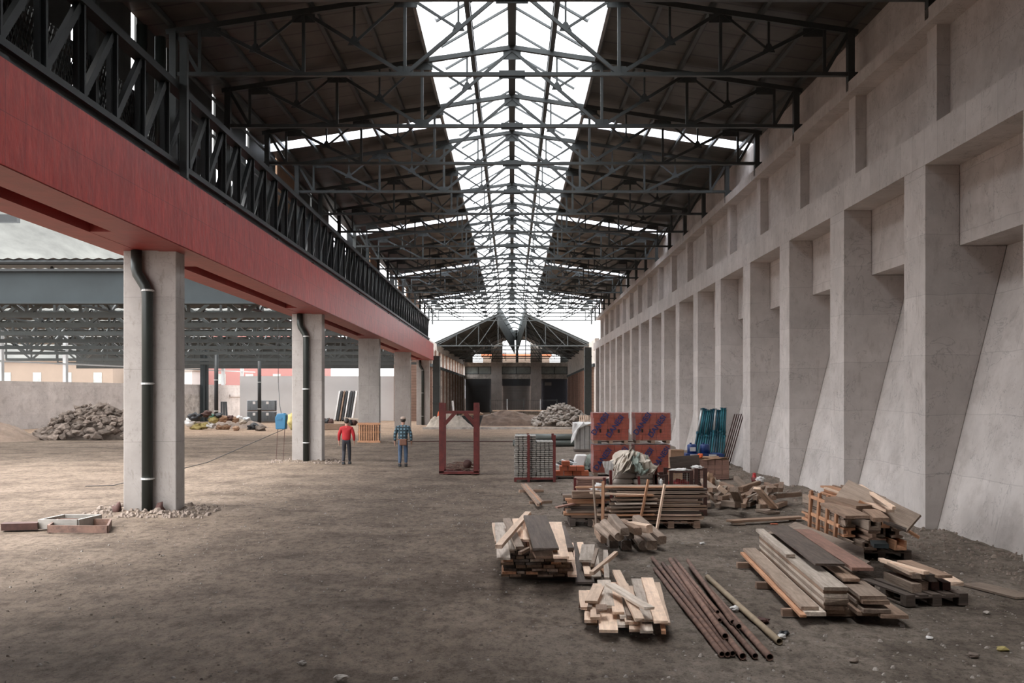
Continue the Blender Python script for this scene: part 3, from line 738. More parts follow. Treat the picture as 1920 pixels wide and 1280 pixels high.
grid('hillside', hx, hy, hz, M['hillside'], kind='structure', label='pale hazy hillside beyond the left hall')
# ================================================================== timber
rw = random.Random(11)
TONE = {'w_pale': 'pale', 'w_orange': 'orange', 'w_brown': 'brown', 'w_grey': 'grey weathered', 'w_dark': 'dark weathered', 'w_white': 'cement-splashed', 'w_pink': 'reddish'}
def board(name, a, b_, w_, t_, mt, label=None, cat='board', group=None, roll=0.0, parent=None, hang=1.0, chip=.006, prof=None):
    """board whose TOP centre line runs a -> b (hang=1) or whose centre does (hang=0)"""
    a = Vector(a); b_ = Vector(b_); d = b_-a; L_ = d.length; d.normalize()
    up = Vector((0, 0, 1)); sd = d.cross(up).normalized(); u = sd.cross(d)
    if roll:
        R_ = Matrix.Rotation(roll, 3, d); sd = R_ @ sd; u = R_ @ u
    c_ = (a+b_)/2 - u*(t_/2*hang)
    q = MB(); n = max(2, min(7, int(L_/.4)+2)); st = []
    pr = prof or [(-.5, -.5), (.5, -.5), (.5, .5), (-.5, .5)]
    k = len(pr)
    for i in range(n):
        x = -L_/2+L_*i/(n-1); e = i in (0, n-1)
        wy = rw.uniform(-1, 1)*chip*.5; wz = rw.uniform(-1, 1)*chip*.35
        for (py, pz) in pr:
            st.append((x+(rw.uniform(-1, 1)*chip*1.5 if e else 0), py*w_+wy+rw.uniform(-1, 1)*chip*.3, pz*t_+wz))
    ff = [tuple(range(k))[::-1], tuple((n-1)*k+j for j in range(k))]
    for i in range(n-1):
        for j in range(k): ff.append((i*k+j, i*k+(j+1) % k, (i+1)*k+(j+1) % k, (i+1)*k+j))
    q.add(st, ff); o = q.build(name, M[mt])
    Mx = Matrix((d, -sd, u)).transposed()      # columns: local x,y,z
    o.rotation_mode = 'QUATERNION'; o.rotation_quaternion = Mx.to_quaternion(); o.location = c_
    if parent:
        o.parent = parent; o.location = c_-parent_world(parent)
        return o
    return tag(o, label, cat, group)
LOGP = [(.5*math.cos(t*math.pi/6+.2), .5*math.sin(t*math.pi/6+.2)) for t in range(12)]
OCT = [(-.5, -.38), (-.38, -.5), (.38, -.5), (.5, -.38), (.5, .38), (.38, .5), (-.38, .5), (-.5, .38)]
HP = [(-.5, -.5), (.5, -.5), (.5, -.28), (.17, -.18), (.17, .18), (.5, .28), (.5, .5), (-.5, .5), (-.5, .28), (-.17, .18), (-.17, -.18), (-.5, -.28)]
UP = [(-.5, -.5), (.5, -.5), (.5, .5), (.32, .5), (.32, -.2), (-.32, -.2), (-.32, .5), (-.5, .5)]

def stack(pile, x0, x1, yf, yb, z0, rows, mats, t=(.035, .05), ws=(.09, .2), jit=.12, yaw=0.0, along='y', taper=0.0, name='board'):
    """neat layers of boards; each board is a thing of its own"""
    z = z0
    for r_ in range(rows):
        tt = rw.uniform(*t); x = x0+rw.uniform(0, .04)+taper*r_; k = 0
        while x < x1-.05-taper*r_:
            ww = min(rw.uniform(*ws), x1-x)
            if ww < .04: break
            mt = rw.choice(mats)
            f0 = yf+rw.uniform(-jit, jit)*.6; f1 = yb+rw.uniform(-jit, jit)
            if along == 'y':
                yw = math.tan(yaw); p = Vector((x+ww/2+yw*(f0-yf), f0, z+tt)); q = Vector((x+ww/2+yw*(f1-yf), f1, z+tt))
            else:
                p = Vector((f0, x+ww/2, z+tt)); q = Vector((f1, x+ww/2, z+tt))
            pos = ('%s from left' if along == 'y' else '%s from front') % ORD[k]
            lay = 'bottom layer' if r_ == 0 else ('top layer' if r_ == rows-1 else '%s layer up' % ORD[r_])
            board(name, p, q, ww-.006, tt-.003, mt, '%s board, %s of %s, %s' % (TONE[mt], lay, pile, pos), 'board', 'boards of '+pile)
            x += ww+rw.uniform(.002, .02); k += 1
        z += tt+.002
    return z
def C3(x, y, z): return G(900+x/4.571, 940+y/4.571, z)
def C4(x, y, z): return G(1200+x/4.174, 960+y/4.174, z)
def C5(x, y, z): return G(1420+x/4.266, 860+y/4.266, z)
def C2(x, y, z): return G(1020+x/4.267, 740+y/4.267, z)
def C6(x, y, z): return G(1220+x/7.385, 840+y/7.385, z)
def C7(x, y, z): return G(1040+x/8, 840+y/8, z)

def pallet(x0, y0, L_, W_, mt, label, rz=0.0, z=0.0, group=None):
    """euro pallet, long boards along local y, origin = front-left corner on the ground"""
    r = empty('pallet', (x0, y0, z), label, 'pallet', group, rz)
    base = Vector((x0, y0, z))
    def bx(nm, a0, a1, b0, b1, c0, c1):
        q = MB(); q.box(a0+x0, a1+x0, b0+y0, b1+y0, c0+z, c1+z); q.build(nm, M[mt], r)
    for i in range(5):
        x = i*(W_-.12)/4; bx('deck_board', x, x+.12, 0, L_, .122, .144)
    for j in range(3):
        y = j*(L_-.145)/2; bx('cross_board', 0, W_, y, y+.145, .100, .121)
        for i in range(3):
            x = i*(W_-.12)/2; bx('block', x, x+.12, y, y+.145, .022, .099)
    for i in range(3):
        x = i*(W_-.12)/2; bx('bottom_board', x, x+.12, 0, L_, 0, .021)
    return r
# ---------------- pile A: stacked boards left, nearest neat pile
PA = 'the foreground left stack'
for j, y in enumerate((15.2, 16.6)): board('bearer', (-.05, y, .09), (.78, y, .09), .1, .085, 'w_dark', 'dark bearer hidden beneath the foreground left stack, %s' % ('front' if j == 0 else 'rear'), 'beam')
stack(PA, -.16, .86, 14.78, 17.1, .095, 10, ['w_brown', 'w_grey', 'w_brown', 'w_dark', 'w_orange', 'w_white'], ws=(.10, .22), jit=.10)
tops = [  # front xy, back xy (crop3 px), z front, z back, width, thick, mat, words
 (200, 480, 170, 180, .50, .58, .17, .03, 'w_white', 'greyish wide board lying at the left edge on top of'),
 (285, 400, 250, 200, .54, .60, .10, .03, 'w_white', 'short grey board beside the left edge on top of'),
 (340, 385, 225, 140, .60, .72, .11, .04, 'w_grey', 'thick taupe plank sloping over the left half of'),
 (360, 320, 300, 145, .60, .74, .09, .03, 'w_pale', 'pale plank end poking up at the rear of'),
 (418, 325, 410, 140, .62, .76, .16, .03, 'w_pale', 'short light board standing up in the middle of'),
 (155, 370, 410, 85, .70, .86, .09, .05, 'w_pale', 'long pale beam thrown diagonally across the top of'),
 (455, 410, 445, 330, .58, .64, .08, .05, 'w_brown', 'stubby brown end in the middle top of'),
 (565, 400, 468, 115, .64, .88, .33, .03, 'w_dark', 'wide dark weathered sheet leaning on top of'),
 (645, 410, 545, 160, .60, .74, .06, .04, 'w_orange', 'narrow orange-brown lath right of the dark sheet on'),
 (695, 470, 640, 175, .55, .66, .20, .03, 'w_pale', 'wide clean pale board with red end on'),
 (770, 500, 715, 300, .42, .50, .12, .03, 'w_pale', 'pale board sloping off the right side of'),
 (790, 630, 765, 350, .16, .30, .12, .03, 'w_pale', 'long narrow pale board hanging at the right foot of'),
 (690, 500, 690, 430, .50, .52, .16, .03, 'w_grey', 'short grey offcut at the right front of'),
 (150, 340, 120, 180, .46, .56, .08, .03, 'w_pale', 'thin pale lath at the far left edge of'),
 (340, 430, 440, 380, .56, .58, .05, .04, 'w_brown', 'small dark brown stick lying crosswise on'),
 (560, 470, 520, 400, .53, .57, .26, .03, 'w_brown', 'broad brown board showing below the dark sheet on'),
]
for (x1, y1_, x2, y2_, z1, z2, ww, tt, mt, wd) in tops:
    board('board', C3(x1, y1_, z1), C3(x2, y2_, z2), ww, tt, mt, wd+' '+PA)
# ---------------- little pile between A and B
PB0 = 'the small heap right of that stack'
for (x1, y1_, x2, y2_, z1, z2, ww, tt, mt, wd) in [
 (900, 688, 825, 350, .06, .10, .26, .03, 'w_dark', 'dark flat board along the left side of the small heap between the two pale piles'),
 (925, 620, 855, 345, .14, .18, .10, .03, 'w_pale', 'pale board next to the dark one in the small heap between the pale piles'),
 (905, 500, 925, 365, .24, .32, .20, .03, 'w_white', 'wide short whitish board topping the small heap between the two pale piles'),
 (960, 530, 1000, 400, .24, .34, .05, .05, 'w_grey', 'thin grey stick at the right of the small heap between the two pale piles'),
 (970, 640, 945, 430, .08, .12, .22, .03, 'w_white', 'whitish board lying low in the small heap between the pale piles'),
 (1080, 610, 1020, 540, .10, .14, .06, .04, 'w_orange', 'short orange stick at the right foot of the small heap'),
 (955, 600, 1165, 425, .22, .34, .055, .05, 'w_pale', 'pale squared stick lying diagonally over the small heap between the two pale piles')]:
    board('board', C3(x1, y1_, z1), C3(x2, y2_, z2), ww, tt, mt, wd)
# ---------------- pile B: pale scattered boards in front
PB = 'the low pale pile'
board('bearer', (.85, 12.1, .10), (1.52, 12.05, .10), .10, .09, 'w_brown', 'front bearer timber hidden below the low pale pile in the foreground', 'beam')
board('bearer', (.82, 13.1, .10), (1.80, 13.05, .10), .10, .09, 'w_brown', 'rear bearer timber below the low pale pile in the foreground', 'beam')
for (x1, y1_, x2, y2_, z1, z2, ww, tt, mt, wd) in [
 (945, 1015, 960, 760, .13, .15, .14, .03, 'w_pale', 'board in the lowest layer at the left front of'),
 (1097, 1100, 1085, 700, .13, .15, .20, .03, 'w_pale', 'widest front board in the lowest layer of'),
 (1208, 1055, 1160, 700, .13, .15, .15, .03, 'w_white', 'light board next right of the widest front board of'),
 (1325, 1095, 1280, 720, .13, .15, .12, .03, 'w_pale', 'lowest middle board with orange end of'),
 (1425, 1105, 1360, 700, .13, .15, .14, .03, 'w_white', 'lowest board right of the middle of'),
 (1575, 1105, 1500, 700, .13, .15, .05, .04, 'w_orange', 'slim orange-ended batten at the lower right corner of'),
 (900, 905, 880, 760, .18, .19, .11, .03, 'w_pale', 'short board at the far left of'),
 (1300, 1030, 1220, 700, .17, .19, .14, .03, 'w_pale', 'second-layer board in the middle of'),
 (1455, 1010, 1350, 660, .18, .20, .17, .03, 'w_white', 'wide second-layer board behind the crossing plank of'),
 (1590, 1035, 1510, 690, .18, .20, .09, .03, 'w_pale', 'narrow board at the right edge of'),
 (1548, 1020, 1430, 650, .22, .24, .15, .03, 'w_pale', 'long clean board on the right of'),
 (1183, 945, 1140, 690, .22, .24, .13, .03, 'w_pale', 'upper board left of the middle of'),
 (1085, 890, 1060, 670, .23, .25, .17, .03, 'w_white', 'light wide upper board with knots on'),
 (1278, 975, 1215, 690, .22, .24, .06, .04, 'w_grey', 'grey batten in the middle of'),
 (1365, 1000, 1165, 585, .27, .36, .10, .035, 'w_pale', 'long pinkish plank leaning back through the middle of'),
 (1445, 905, 1110, 700, .34, .36, .12, .03, 'w_white', 'grey-white plank lying diagonally on the very top of'),
 (1085, 650, 1072, 410, .20, .30, .07, .03, 'w_white', 'upright-looking whitish batten behind the top left of'),
 (950, 850, 1010, 720, .30, .34, .14, .03, 'w_pale', 'short tilted board on the upper left of'),
 (985, 990, 1000, 700, .20, .30, .11, .03, 'w_pale', 'split-ended board on the left of'),
 (1040, 925, 1035, 880, .26, .27, .12, .03, 'w_brown', 'little brown block on the left of'),
 (935, 900, 945, 850, .25, .26, .05, .04, 'w_grey', 'small grey offcut stub on the left of'),
 (1230, 980, 1165, 760, .19, .21, .08, .03, 'w_white', 'pale grey slat deep in the middle of')]:
    board('board', C3(x1, y1_, z1), C3(x2, y2_, z2), ww, tt, mt, wd+' '+PB)
# ---------------- rusty pipes
def pipe(a, b_, r_, mt, label, group=None, n=16):
    o = empty('pipe', tuple(a), label, 'pipe', group)
    a = Vector(a); b_ = Vector(b_); d = (b_-a).normalized()
    q = MB(); sd = d.orthogonal().normalized(); u = d.cross(sd); vv = []; 
    for p, rr in ((a+d*.25, r_*.82), (a, r_*.82), (a, r_), ((a+b_)/2+Vector((0, 0, -.006)), r_), (b_, r_), (b_, r_*.82)):
        vv += [p + (sd*math.cos(t_*2*math.pi/n)+u*math.sin(t_*2*math.pi/n))*rr for t_ in range(n)]
    ff = [(i*n+t_, i*n+(t_+1) % n, (i+1)*n+(t_+1) % n, (i+1)*n+t_) for i in range(5) for t_ in range(n)]
    q.add(vv, ff); q.build('tube', M[mt], o, smooth=True)
    q = MB(); k = d*.2
    q.add([a+k+(sd*math.cos(t_*2*math.pi/n)+u*math.sin(t_*2*math.pi/n))*r_*.82 for t_ in range(n)], [tuple(range(n))]); q.build('bore_shade', M['hole_shade'], o)  # black disc set in the tube, painted shade of its inside
    return o
PP = [(640, 1112, 115, 445, .035, .03, 'leftmost of the three rusty pipe mouths at the front left of the bundle'),
 (684, 1112, 95, 355, .035, .03, 'middle of the three rusty pipe mouths at the front left of the bundle'),
 (724, 1106, 175, 400, .035, .03, 'right of the three rusty pipe mouths at the front left of the bundle'),
 (803, 1128, 225, 430, .035, .036, 'wide-mouthed rusty pipe in the front middle of the pipe bundle'),
 (665, 970, 235, 370, .10, .034, 'upper rusty pipe ending above the three front mouths of the pipe bundle'),
 (900, 1125, 330, 455, .035, .03, 'rusty pipe with a crushed front end in the pipe bundle'),
 (1015, 1135, 480, 540, .035, .036, 'rusty pipe reaching farthest forward and right in the pipe bundle'),
 (583, 797, 270, 360, .09, .024, 'left of the thin short pipes on top of the pipe bundle'),
 (606, 780, 300, 400, .13, .022, 'topmost of the thin short pipes on the pipe bundle'),
 (622, 845, 310, 440, .09, .024, 'lower of the thin short pipes on top of the pipe bundle'),
 (722, 860, 370, 375, .10, .028, 'rusty pipe ending right of the thin short ones in the pipe bundle'),
 (770, 895, 400, 430, .09, .032, 'thicker rusty pipe ending just before the pale pipe crosses'),
 (1090, 1012, 525, 505, .035, .036, 'pale yellowish pipe lying apart on the right of the rusty pipe bundle')]
for i, (x1, y1_, x2, y2_, z, r_, lab) in enumerate(PP):
    pipe(C4(x1, y1_, z), C4(x2, y2_, z), r_, 'pipe_pale' if i == 12 else 'rust', lab, 'rusty pipes on the floor' if i < 12 else None)
# ---------------- stack C: long planks
PC = 'the long plank stack'
for j, y in enumerate((12.6, 14.4, 16.1)):
    board('bearer', (3.15+.06*(y-12), y, .09), (4.35+.05*(y-12), y, .09), .09, .085, 'w_brown', 'squared bearer under the long plank stack, %s' % near_ord(j), 'beam')
def along(x, yf, yb, z): return Vector((x+.07*(yf-12.2)*.9, yf, z)), Vector((x+.075*(yb-12.2), yb, z))
def cpl(x, yf, yb, z, ww, tt, mt, wd):
    a, b_ = along(x, yf, yb, z); board('plank', a, b_, ww, tt, mt, wd+' '+PC, 'plank')
z = .092
cpl(3.30, 12.05, 16.9, z+.035, .07, .03, 'w_orange', 'thin light edge lath at the lower left of')
cpl(3.46, 12.15, 16.9, z+.045, .24, .045, 'w_white', 'lowest left plank of')
cpl(3.42, 12.25, 17.0, z+.09, .20, .04, 'w_grey', 'second left plank of')
cpl(3.74, 12.3, 17.1, z+.045, .22, .045, 'w_brown', 'bottom plank of the middle column of')
for i, (mt, s) in enumerate((('w_brown', 0), ('w_white', .05), ('w_grey', -.03), ('w_white', .02), ('w_brown', .06), ('w_white', 0))):
    cpl(3.72+.02*s, 12.25+s, 17.0+s, z+.09+.045*i, .27, .042, mt, '%s plank upwards in the middle column of' % ORD[i+1])
cpl(3.62, 14.4, 17.2, z+.37, .12, .045, 'w_white', 'cement-white narrow plank on the upper left of')
for i, (mt, s) in enumerate((('w_brown', -.1), ('w_grey', -.2), ('w_grey', .1), ('w_brown', -.15), ('w_grey', -.1))):
    cpl(4.12+.015*(i % 2), 12.25+s, 16.6+s, z+.048+.046*i, .30 if i else .36, .043, mt, '%s plank upwards in the right column of' % ORD[i])
cpl(4.32, 12.0, 12.9, z+.045, .30, .04, 'w_brown', 'short brown end sticking out at the lower right of')
cpl(4.06, 12.9, 16.8, z+.30, .20, .04, 'w_brown', 'shorter brown plank stepping back on the right of')
cpl(3.90, 13.3, 17.2, z+.42, .36, .03, 'w_dark', 'wide dark ragged-ended board on top of')
cpl(4.25, 13.1, 16.9, z+.40, .26, .04, 'w_pink', 'reddish wide plank on the top right of')
# ---------------- wide board D lying tilted
q = MB(); cs = [(4.67, 14.93, .06), (4.93, 14.62, .30), (4.72, 18.5, .30), (4.50, 19.3, .05)]
q.add([Vector(p) for p in cs] + [Vector(p)+Vector((-.02, 0, .035)) for p in cs], [(3,2,1,0),(4,5,6,7),(0,1,5,4),(1,2,6,5),(2,3,7,6),(3,0,4,7)])
q.build('wide_board', M['w_grey'], bevel=.004, label='wide grey-brown board lying tilted on the floor between the plank stack and the beam pile', cat='board')
q = MB(); cs = [(4.86, 14.7, .27), (5.14, 15.6, .34), (5.02, 18.9, .34), (4.70, 18.5, .27)]
q.add([Vector(p) for p in cs] + [Vector(p)+Vector((0, 0, .035)) for p in cs], [(3,2,1,0),(4,5,6,7),(0,1,5,4),(1,2,6,5),(2,3,7,6),(3,0,4,7)])
q.build('wide_board', M['w_grey'], label='second grey board overlapping the tilted wide one beside the beam pile', cat='board')
board('bearer', (4.95, 18.0, .26), (4.85, 15.4, .26), .12, .25, 'w_dark', 'dark timber propping the tilted wide grey boards', 'beam')
# ---------------- pile E: formwork beams
PE = 'the high formwork pile'
pallet(5.40, 16.95, 1.4, .95, 'w_dark', 'dark pallet under the high formwork pile by the wall')
k = 0
for r_ in range(5):
    for c_ in range(4):
        x = 5.42+c_*.245+rw.uniform(-.02, .02); z = .16+r_*.165
        if (r_, c_) in ((4, 0), (4, 3)): continue
        fr = 16.95+rw.uniform(-.25, .22); mt = rw.choice(['w_grey', 'w_brown', 'w_grey', 'w_orange'])
        board('formwork_beam', (x, fr, z+.155), (x+.02, fr+2.3+rw.uniform(0, .3), z+.155), .19, .15, mt,
              '%s formwork beam, %s layer of the high pile, %s from left' % (TONE[mt], ORD[r_], ORD[c_]), 'beam', 'formwork beams by the wall', prof=HP if (r_+c_) % 3 else UP)
board('beam', C5(850, 375, .99), C5(600, 300, 1.06), .28, .16, 'w_brown', 'thick brown block beam on top of '+PE, 'beam')
board('board', C5(800, 455, .93), C5(590, 350, .98), .34, .04, 'w_brown', 'broad brown board below the block beam on '+PE)
board('board', C5(1060, 405, .98), C5(750, 290, 1.05), .13, .04, 'w_pale', 'light plank leaning on the dark wide board of '+PE)
board('board', C5(1300, 620, .55), C5(820, 330, 1.05), .09, .04, 'w_orange', 'long orange-edged plank sliding down to the right of '+PE)
board('wide_board', C5(1250, 520, .78), C5(680, 235, 1.18), .32, .035, 'w_grey', 'very wide dark-grey board propped behind and above '+PE, roll=math.radians(-52), hang=0)
board('board', C5(1090, 380, 1.10), C5(820, 205, 1.2), .05, .04, 'w_pale', 'thin lath along the rear of the very wide dark board')
board('board', C5(990, 470, .90), C5(900, 400, .95), .22, .06, 'w_brown', 'short brown board right of the block beam on '+PE)
board('board', C5(700, 280, 1.0), C5(540, 225, 1.05), .05, .03, 'w_pale', 'thin pale lath sticking out at the left rear of '+PE)
board('board', C5(1190, 560, .75), C5(1010, 490, .86), .26, .03, 'w_dark', 'dark broken sheet on the right flank of '+PE)
board('beam', C5(990, 680, .52), C5(960, 650, .53), .20, .06, 'steel_teal', 'dark blue beam end in the front of '+PE, 'beam')
for i in range(6):
    z = .18+i*.14
    board('board', (5.36, 17.0+rw.uniform(0, .3), z), (5.36, 19.2, z), .05, .09, 'w_grey', 'edge plank on the left flank of the high pile, %s from below' % ORD[i], 'board', 'edge planks of the high pile')
r = empty('wooden_lattice', (5.28, 18.1, .05), 'orange-brown wooden lattice frame leaning on the left side of the high pile', 'lattice')
for i in range(4):
    y = 17.35+i*.50
    board('upright', (5.24, y, .06), (5.30, y+.02, .93), .05, .05, 'w_orange', parent=r, hang=0)
for j, z in enumerate((.24, .50, .80)): board('rail', (5.275, 17.2, z), (5.295, 19.0, z+.02), .03, .055, 'w_orange', parent=r, hang=0)
# ---------------- small pallet F with beams
rz = -math.atan2(.30, 1.2)*.55
PF = pallet(4.86, 13.15, 1.2, .82, 'w_dark', 'small dark pallet in front of the high pile, loaded with short beams', rz=math.radians(8))
for i, (x1, y1_, x2, y2_, z1, z2, ww, tt, mt, wd) in enumerate([
 (1270, 1000, 1040, 900, .25, .25, .12, .11, 'w_grey', 'thick squared beam on the left of the small pallet'),
 (1330, 985, 1120, 890, .25, .25, .11, .11, 'w_brown', 'square-ended brown beam second from left on the small pallet'),
 (1420, 985, 1230, 900, .25, .25, .10, .10, 'rust_dk', 'rusty steel end box on the small pallet, left of two'),
 (1510, 985, 1320, 900, .25, .25, .10, .10, 'rust_dk', 'rusty steel end box on the small pallet, right of two'),
 (1590, 985, 1440, 900, .22, .22, .18, .05, 'w_pale', 'pale flat board on the right side of the small pallet'),
 (1290, 920, 1060, 830, .36, .36, .16, .06, 'w_grey', 'flat grey plank in the upper layer on the small pallet'),
 (1350, 900, 1000, 800, .40, .42, .08, .04, 'w_pale', 'pale thin plank reaching back off the small pallet'),
 (1240, 905, 985, 790, .38, .42, .07, .04, 'w_pale', 'pale grey lath at the top left of the small pallet load'),
 (1410, 925, 1200, 840, .36, .36, .10, .09, 'w_dark', 'dark beam lying between pale planks on the small pallet'),
 (1500, 930, 1170, 810, .36, .40, .20, .035, 'w_brown', 'broad brown plank sloping over the right of the small pallet')]):
    board('beam' if tt > .08 else 'board', C5(x1, y1_, z1), C5(x2, y2_, z2), ww, tt, mt, wd, 'beam' if tt > .08 else 'board')
# ---------------- pile G: old beams / logs
pallet(1.62, 18.6, 1.0, .95, 'w_dark', 'dark pallet under the heap of rounded old beams')
for i, (x1, y1_, x2, y2_, z1, z2, w_, mt, lg, wd) in enumerate([
 (545, 1105, 430, 1020, .34, .40, .17, 'w_grey', 1, 'leftmost rounded log'), (600, 1100, 480, 990, .42, .48, .18, 'w_grey', 1, 'second rounded log from the left'),
 (645, 1065, 540, 950, .50, .60, .16, 'w_grey', 0, 'steep grey beam pointing up'), (750, 1065, 620, 990, .46, .50, .15, 'w_brown', 0, 'brown beam left of the pale one'),
 (845, 1040, 690, 1010, .48, .50, .17, 'w_pale', 0, 'pale beam lying across the top'), (800, 1165, 700, 1050, .20, .30, .22, 'w_grey', 1, 'thick low log with reddish end'),
 (865, 1165, 760, 1060, .22, .34, .20, 'w_grey', 0, 'low beam right of the thick log'), (945, 1130, 740, 960, .24, .48, .18, 'w_grey', 0, 'longest beam sliding off to the right'),
 (480, 1130, 430, 1060, .20, .24, .16, 'w_brown', 0, 'low brown beam at the left foot'), (560, 1160, 500, 1090, .18, .20, .18, 'w_dark', 0, 'dark beam low in the front left'),
 (660, 1165, 600, 1090, .18, .20, .20, 'w_dark', 0, 'dark squared beam low in the front middle'), (690, 1100, 640, 1040, .36, .40, .14, 'w_dark', 0, 'dark beam under the pale one')]):
    board('old_beam', C2(x1, y1_, z1), C2(x2, y2_, z2), w_*.88, w_*.8, mt, wd+' of the old beam heap', 'beam', prof=LOGP if lg else OCT, chip=.012)
# ---------------- stack H: boards on pallet, long side to the camera
PH = 'the long staked stack'
pallet(2.55, 20.95, .9, 1.15, 'w_brown', 'brown pallet under the right half of the long board stack')
pallet(1.6, 20.95, .9, .85, 'w_brown', 'brown pallet under the left half of the long board stack')
z = .15
for i in range(15):
    tt = .042; x0 = 2.1+rw.uniform(-.25, .1) if i > 4 else 1.75+rw.uniform(-.1, .25); x1 = 3.78+rw.uniform(-.14, .12)
    for j in range(4):
        mt = rw.choice(['w_grey', 'w_brown', 'w_grey', 'w_grey', 'w_dark'])
        if i in (0, 2): mt = 'w_brown' if j else 'w_pale'
        a = rw.uniform(-.1, .06); dz = rw.uniform(-.003, .006)
        board('board', (x0+a, 21.02+j*.24, z+tt+dz), (x1+a*.5, 21.02+j*.24+rw.uniform(-.02, .03), z+tt+dz), .22, .022+.012*((i+j) % 2), mt,
              '%s board, %s layer of %s, %s from front' % (TONE[mt], ORD[i], PH, ORD[j]), 'board', 'boards of '+PH)
    z += tt
board('board', (1.25, 21.05, z+.03), (3.75, 21.0, z+.035), .2, .024, 'w_orange', 'long orange-edged board on the very top of '+PH)
board('board', (1.52, 20.85, z-.06), (2.6, 20.8, z-.10), .12, .03, 'w_pale', 'pale short plank lying before the top of '+PH)
for i in range(7):
    mt = rw.choice(['w_orange', 'w_grey', 'w_white', 'w_brown'])
    board('board', (1.95+rw.uniform(-.1, .1), 20.80, .22+i*.075), (2.75+rw.uniform(-.2, .1), 20.84, .23+i*.075), .2, .03, mt, '%s short board, left front of %s, %s from below' % (TONE[mt], PH, ORD[i]))
for i, (a, b_, w_, mt, lab) in enumerate([
 (C2(465, 1185, 0.02), None, .05, 'w_orange', 'leftmost upright pale wooden stake beside the old beam heap'),
 (Vector((C2(822, 1000, .35).x, 20.7, 0)), None, .05, 'w_orange', 'upright orange wooden stake in the middle of the long board stack'),
 (Vector((1.0*C2(897, 1045, .12).x, C2(897, 1045, .12).y, 0)), None, .05, 'w_pale', 'slanting pale wooden stake leaning on the long board stack'),
 (C2(425, 1150, .02), None, .035, 'w_grey', 'thin grey upright bar left of the pale stakes')]):
    d = a.y; t2 = [(472, 690), (833, 680), (965, 715), (390, 680)][i]
    b_ = PX(1020+t2[0]/4.267, 740+t2[1]/4.267, d+.05)
    board('stake', a, b_, w_, w_*.8, mt, lab, 'stake', hang=0)
# ---------------- I: dark left stack
PI_ = 'the dark stack'
pallet(1.15, 21.3, .9, .85, 'w_dark', 'dark pallet under the stack left of the stakes')
stack(PI_, 21.35, 22.2, 1.12, 1.82, .15, 9, ['w_dark', 'w_dark', 'w_grey', 'w_brown', 'w_orange'], along='x', ws=(.22, .4), jit=.16, t=(.04, .055))
board('board', (1.20, 21.32, .70), (1.75, 21.30, .71), .25, .13, 'w_brown', 'thick brown slab on top of the dark stack left of the stakes')
board('board', (.88, 21.2, .40), (1.25, 21.35, .46), .12, .03, 'w_pink', 'thin reddish plank poking out left of the dark stack')
for i in range(9):
    board('panel', (1.50+rw.uniform(-.05, .02), 24.6, .36+i*.045), (2.35+rw.uniform(-.05, .15), 24.6, .36+i*.045), .6, .032, 'w_pink', 'reddish panel of the small stack before the orange bricks, %s from below' % ORD[i], 'panel', 'reddish panels before the orange bricks')
for j, x in enumerate((1.62, 2.15)): board('bearer', (x, 24.3, .31), (x, 24.95, .31), .12, .31, 'w_dark', 'dark bearer under the small reddish panel stack, %s' % ('left' if j == 0 else 'right'), 'beam')
# ---------------- P: junk beams by the wall
for i in range(36):
    row = i//12; c_ = i % 12
    x = 4.45+c_*.150+rw.uniform(-.05, .05)+row*.12; y = 24.6+rw.uniform(-.2, .3)+row*.3; z = .12+row*.16
    an = rw.uniform(-.2, .9); L_ = rw.uniform(.6, 1.1); el = rw.uniform(-.05, .2)
    mt = rw.choice(['w_grey', 'w_brown', 'w_brown', 'w_grey'])
    d = Vector((math.sin(an), math.cos(an), 0))
    board('beam_offcut', Vector((x, y, z)), Vector((x, y, z+el))+d*L_, .11, .10, mt, '%s offcut, %s row of the jumbled heap near the wall, %s from left' % (TONE[mt], ORD[row], ORD[c_]), 'beam', 'jumbled beam offcuts near the wall')
board('board', C6(1720, 810, .12), C6(1470, 540, .62), .16, .05, 'w_pale', 'bright double plank slanting down the right of the jumbled beam heap')
board('board', C6(1220, 700, .3), C6(1150, 540, .7), .17, .10, 'w_grey', 'upright thick grey plank in the middle of the jumbled beam heap')
board('board', C6(1200, 745, .3), C6(1010, 720, .3), .16, .12, 'w_grey', 'L-shaped grey beam foot in the jumbled heap')
board('board', C6(1060, 590, .6), C6(950, 510, .72), .12, .10, 'w_pale', 'short pale beam topping the jumbled heap')
board('board', C6(1470, 610, .45), C6(1340, 670, .3), .06, .03, 'w_white', 'thin whitish slat in the right of the jumbled heap')
board('board', C6(1700, 880, .06), C6(1530, 840, .06), .30, .05, 'w_grey', 'flat weathered slab on the floor right of the jumbled heap')
# ---------------- X: loose plank
a = G(1368, 975, .09); b_ = G(1504, 967, .09)
board('plank', a, b_, .26, .045, 'w_brown', 'single brown plank lying alone across the floor before the wall', 'plank')
board('offcut', G(1372, 980, .04), G(1395, 980, .04), .2, .035, 'w_grey', 'small grey offcut under the left end of the lone plank', 'board')
board('offcut', G(1490, 972, .04), G(1478, 972, .04), .2, .035, 'w_grey', 'small grey offcut under the right end of the lone plank', 'board')
board('offcut', G(1445, 981, .02), G(1457, 981, .02), .1, .018, 'brick', 'thin orange tile sliver before the lone plank', 'tile')
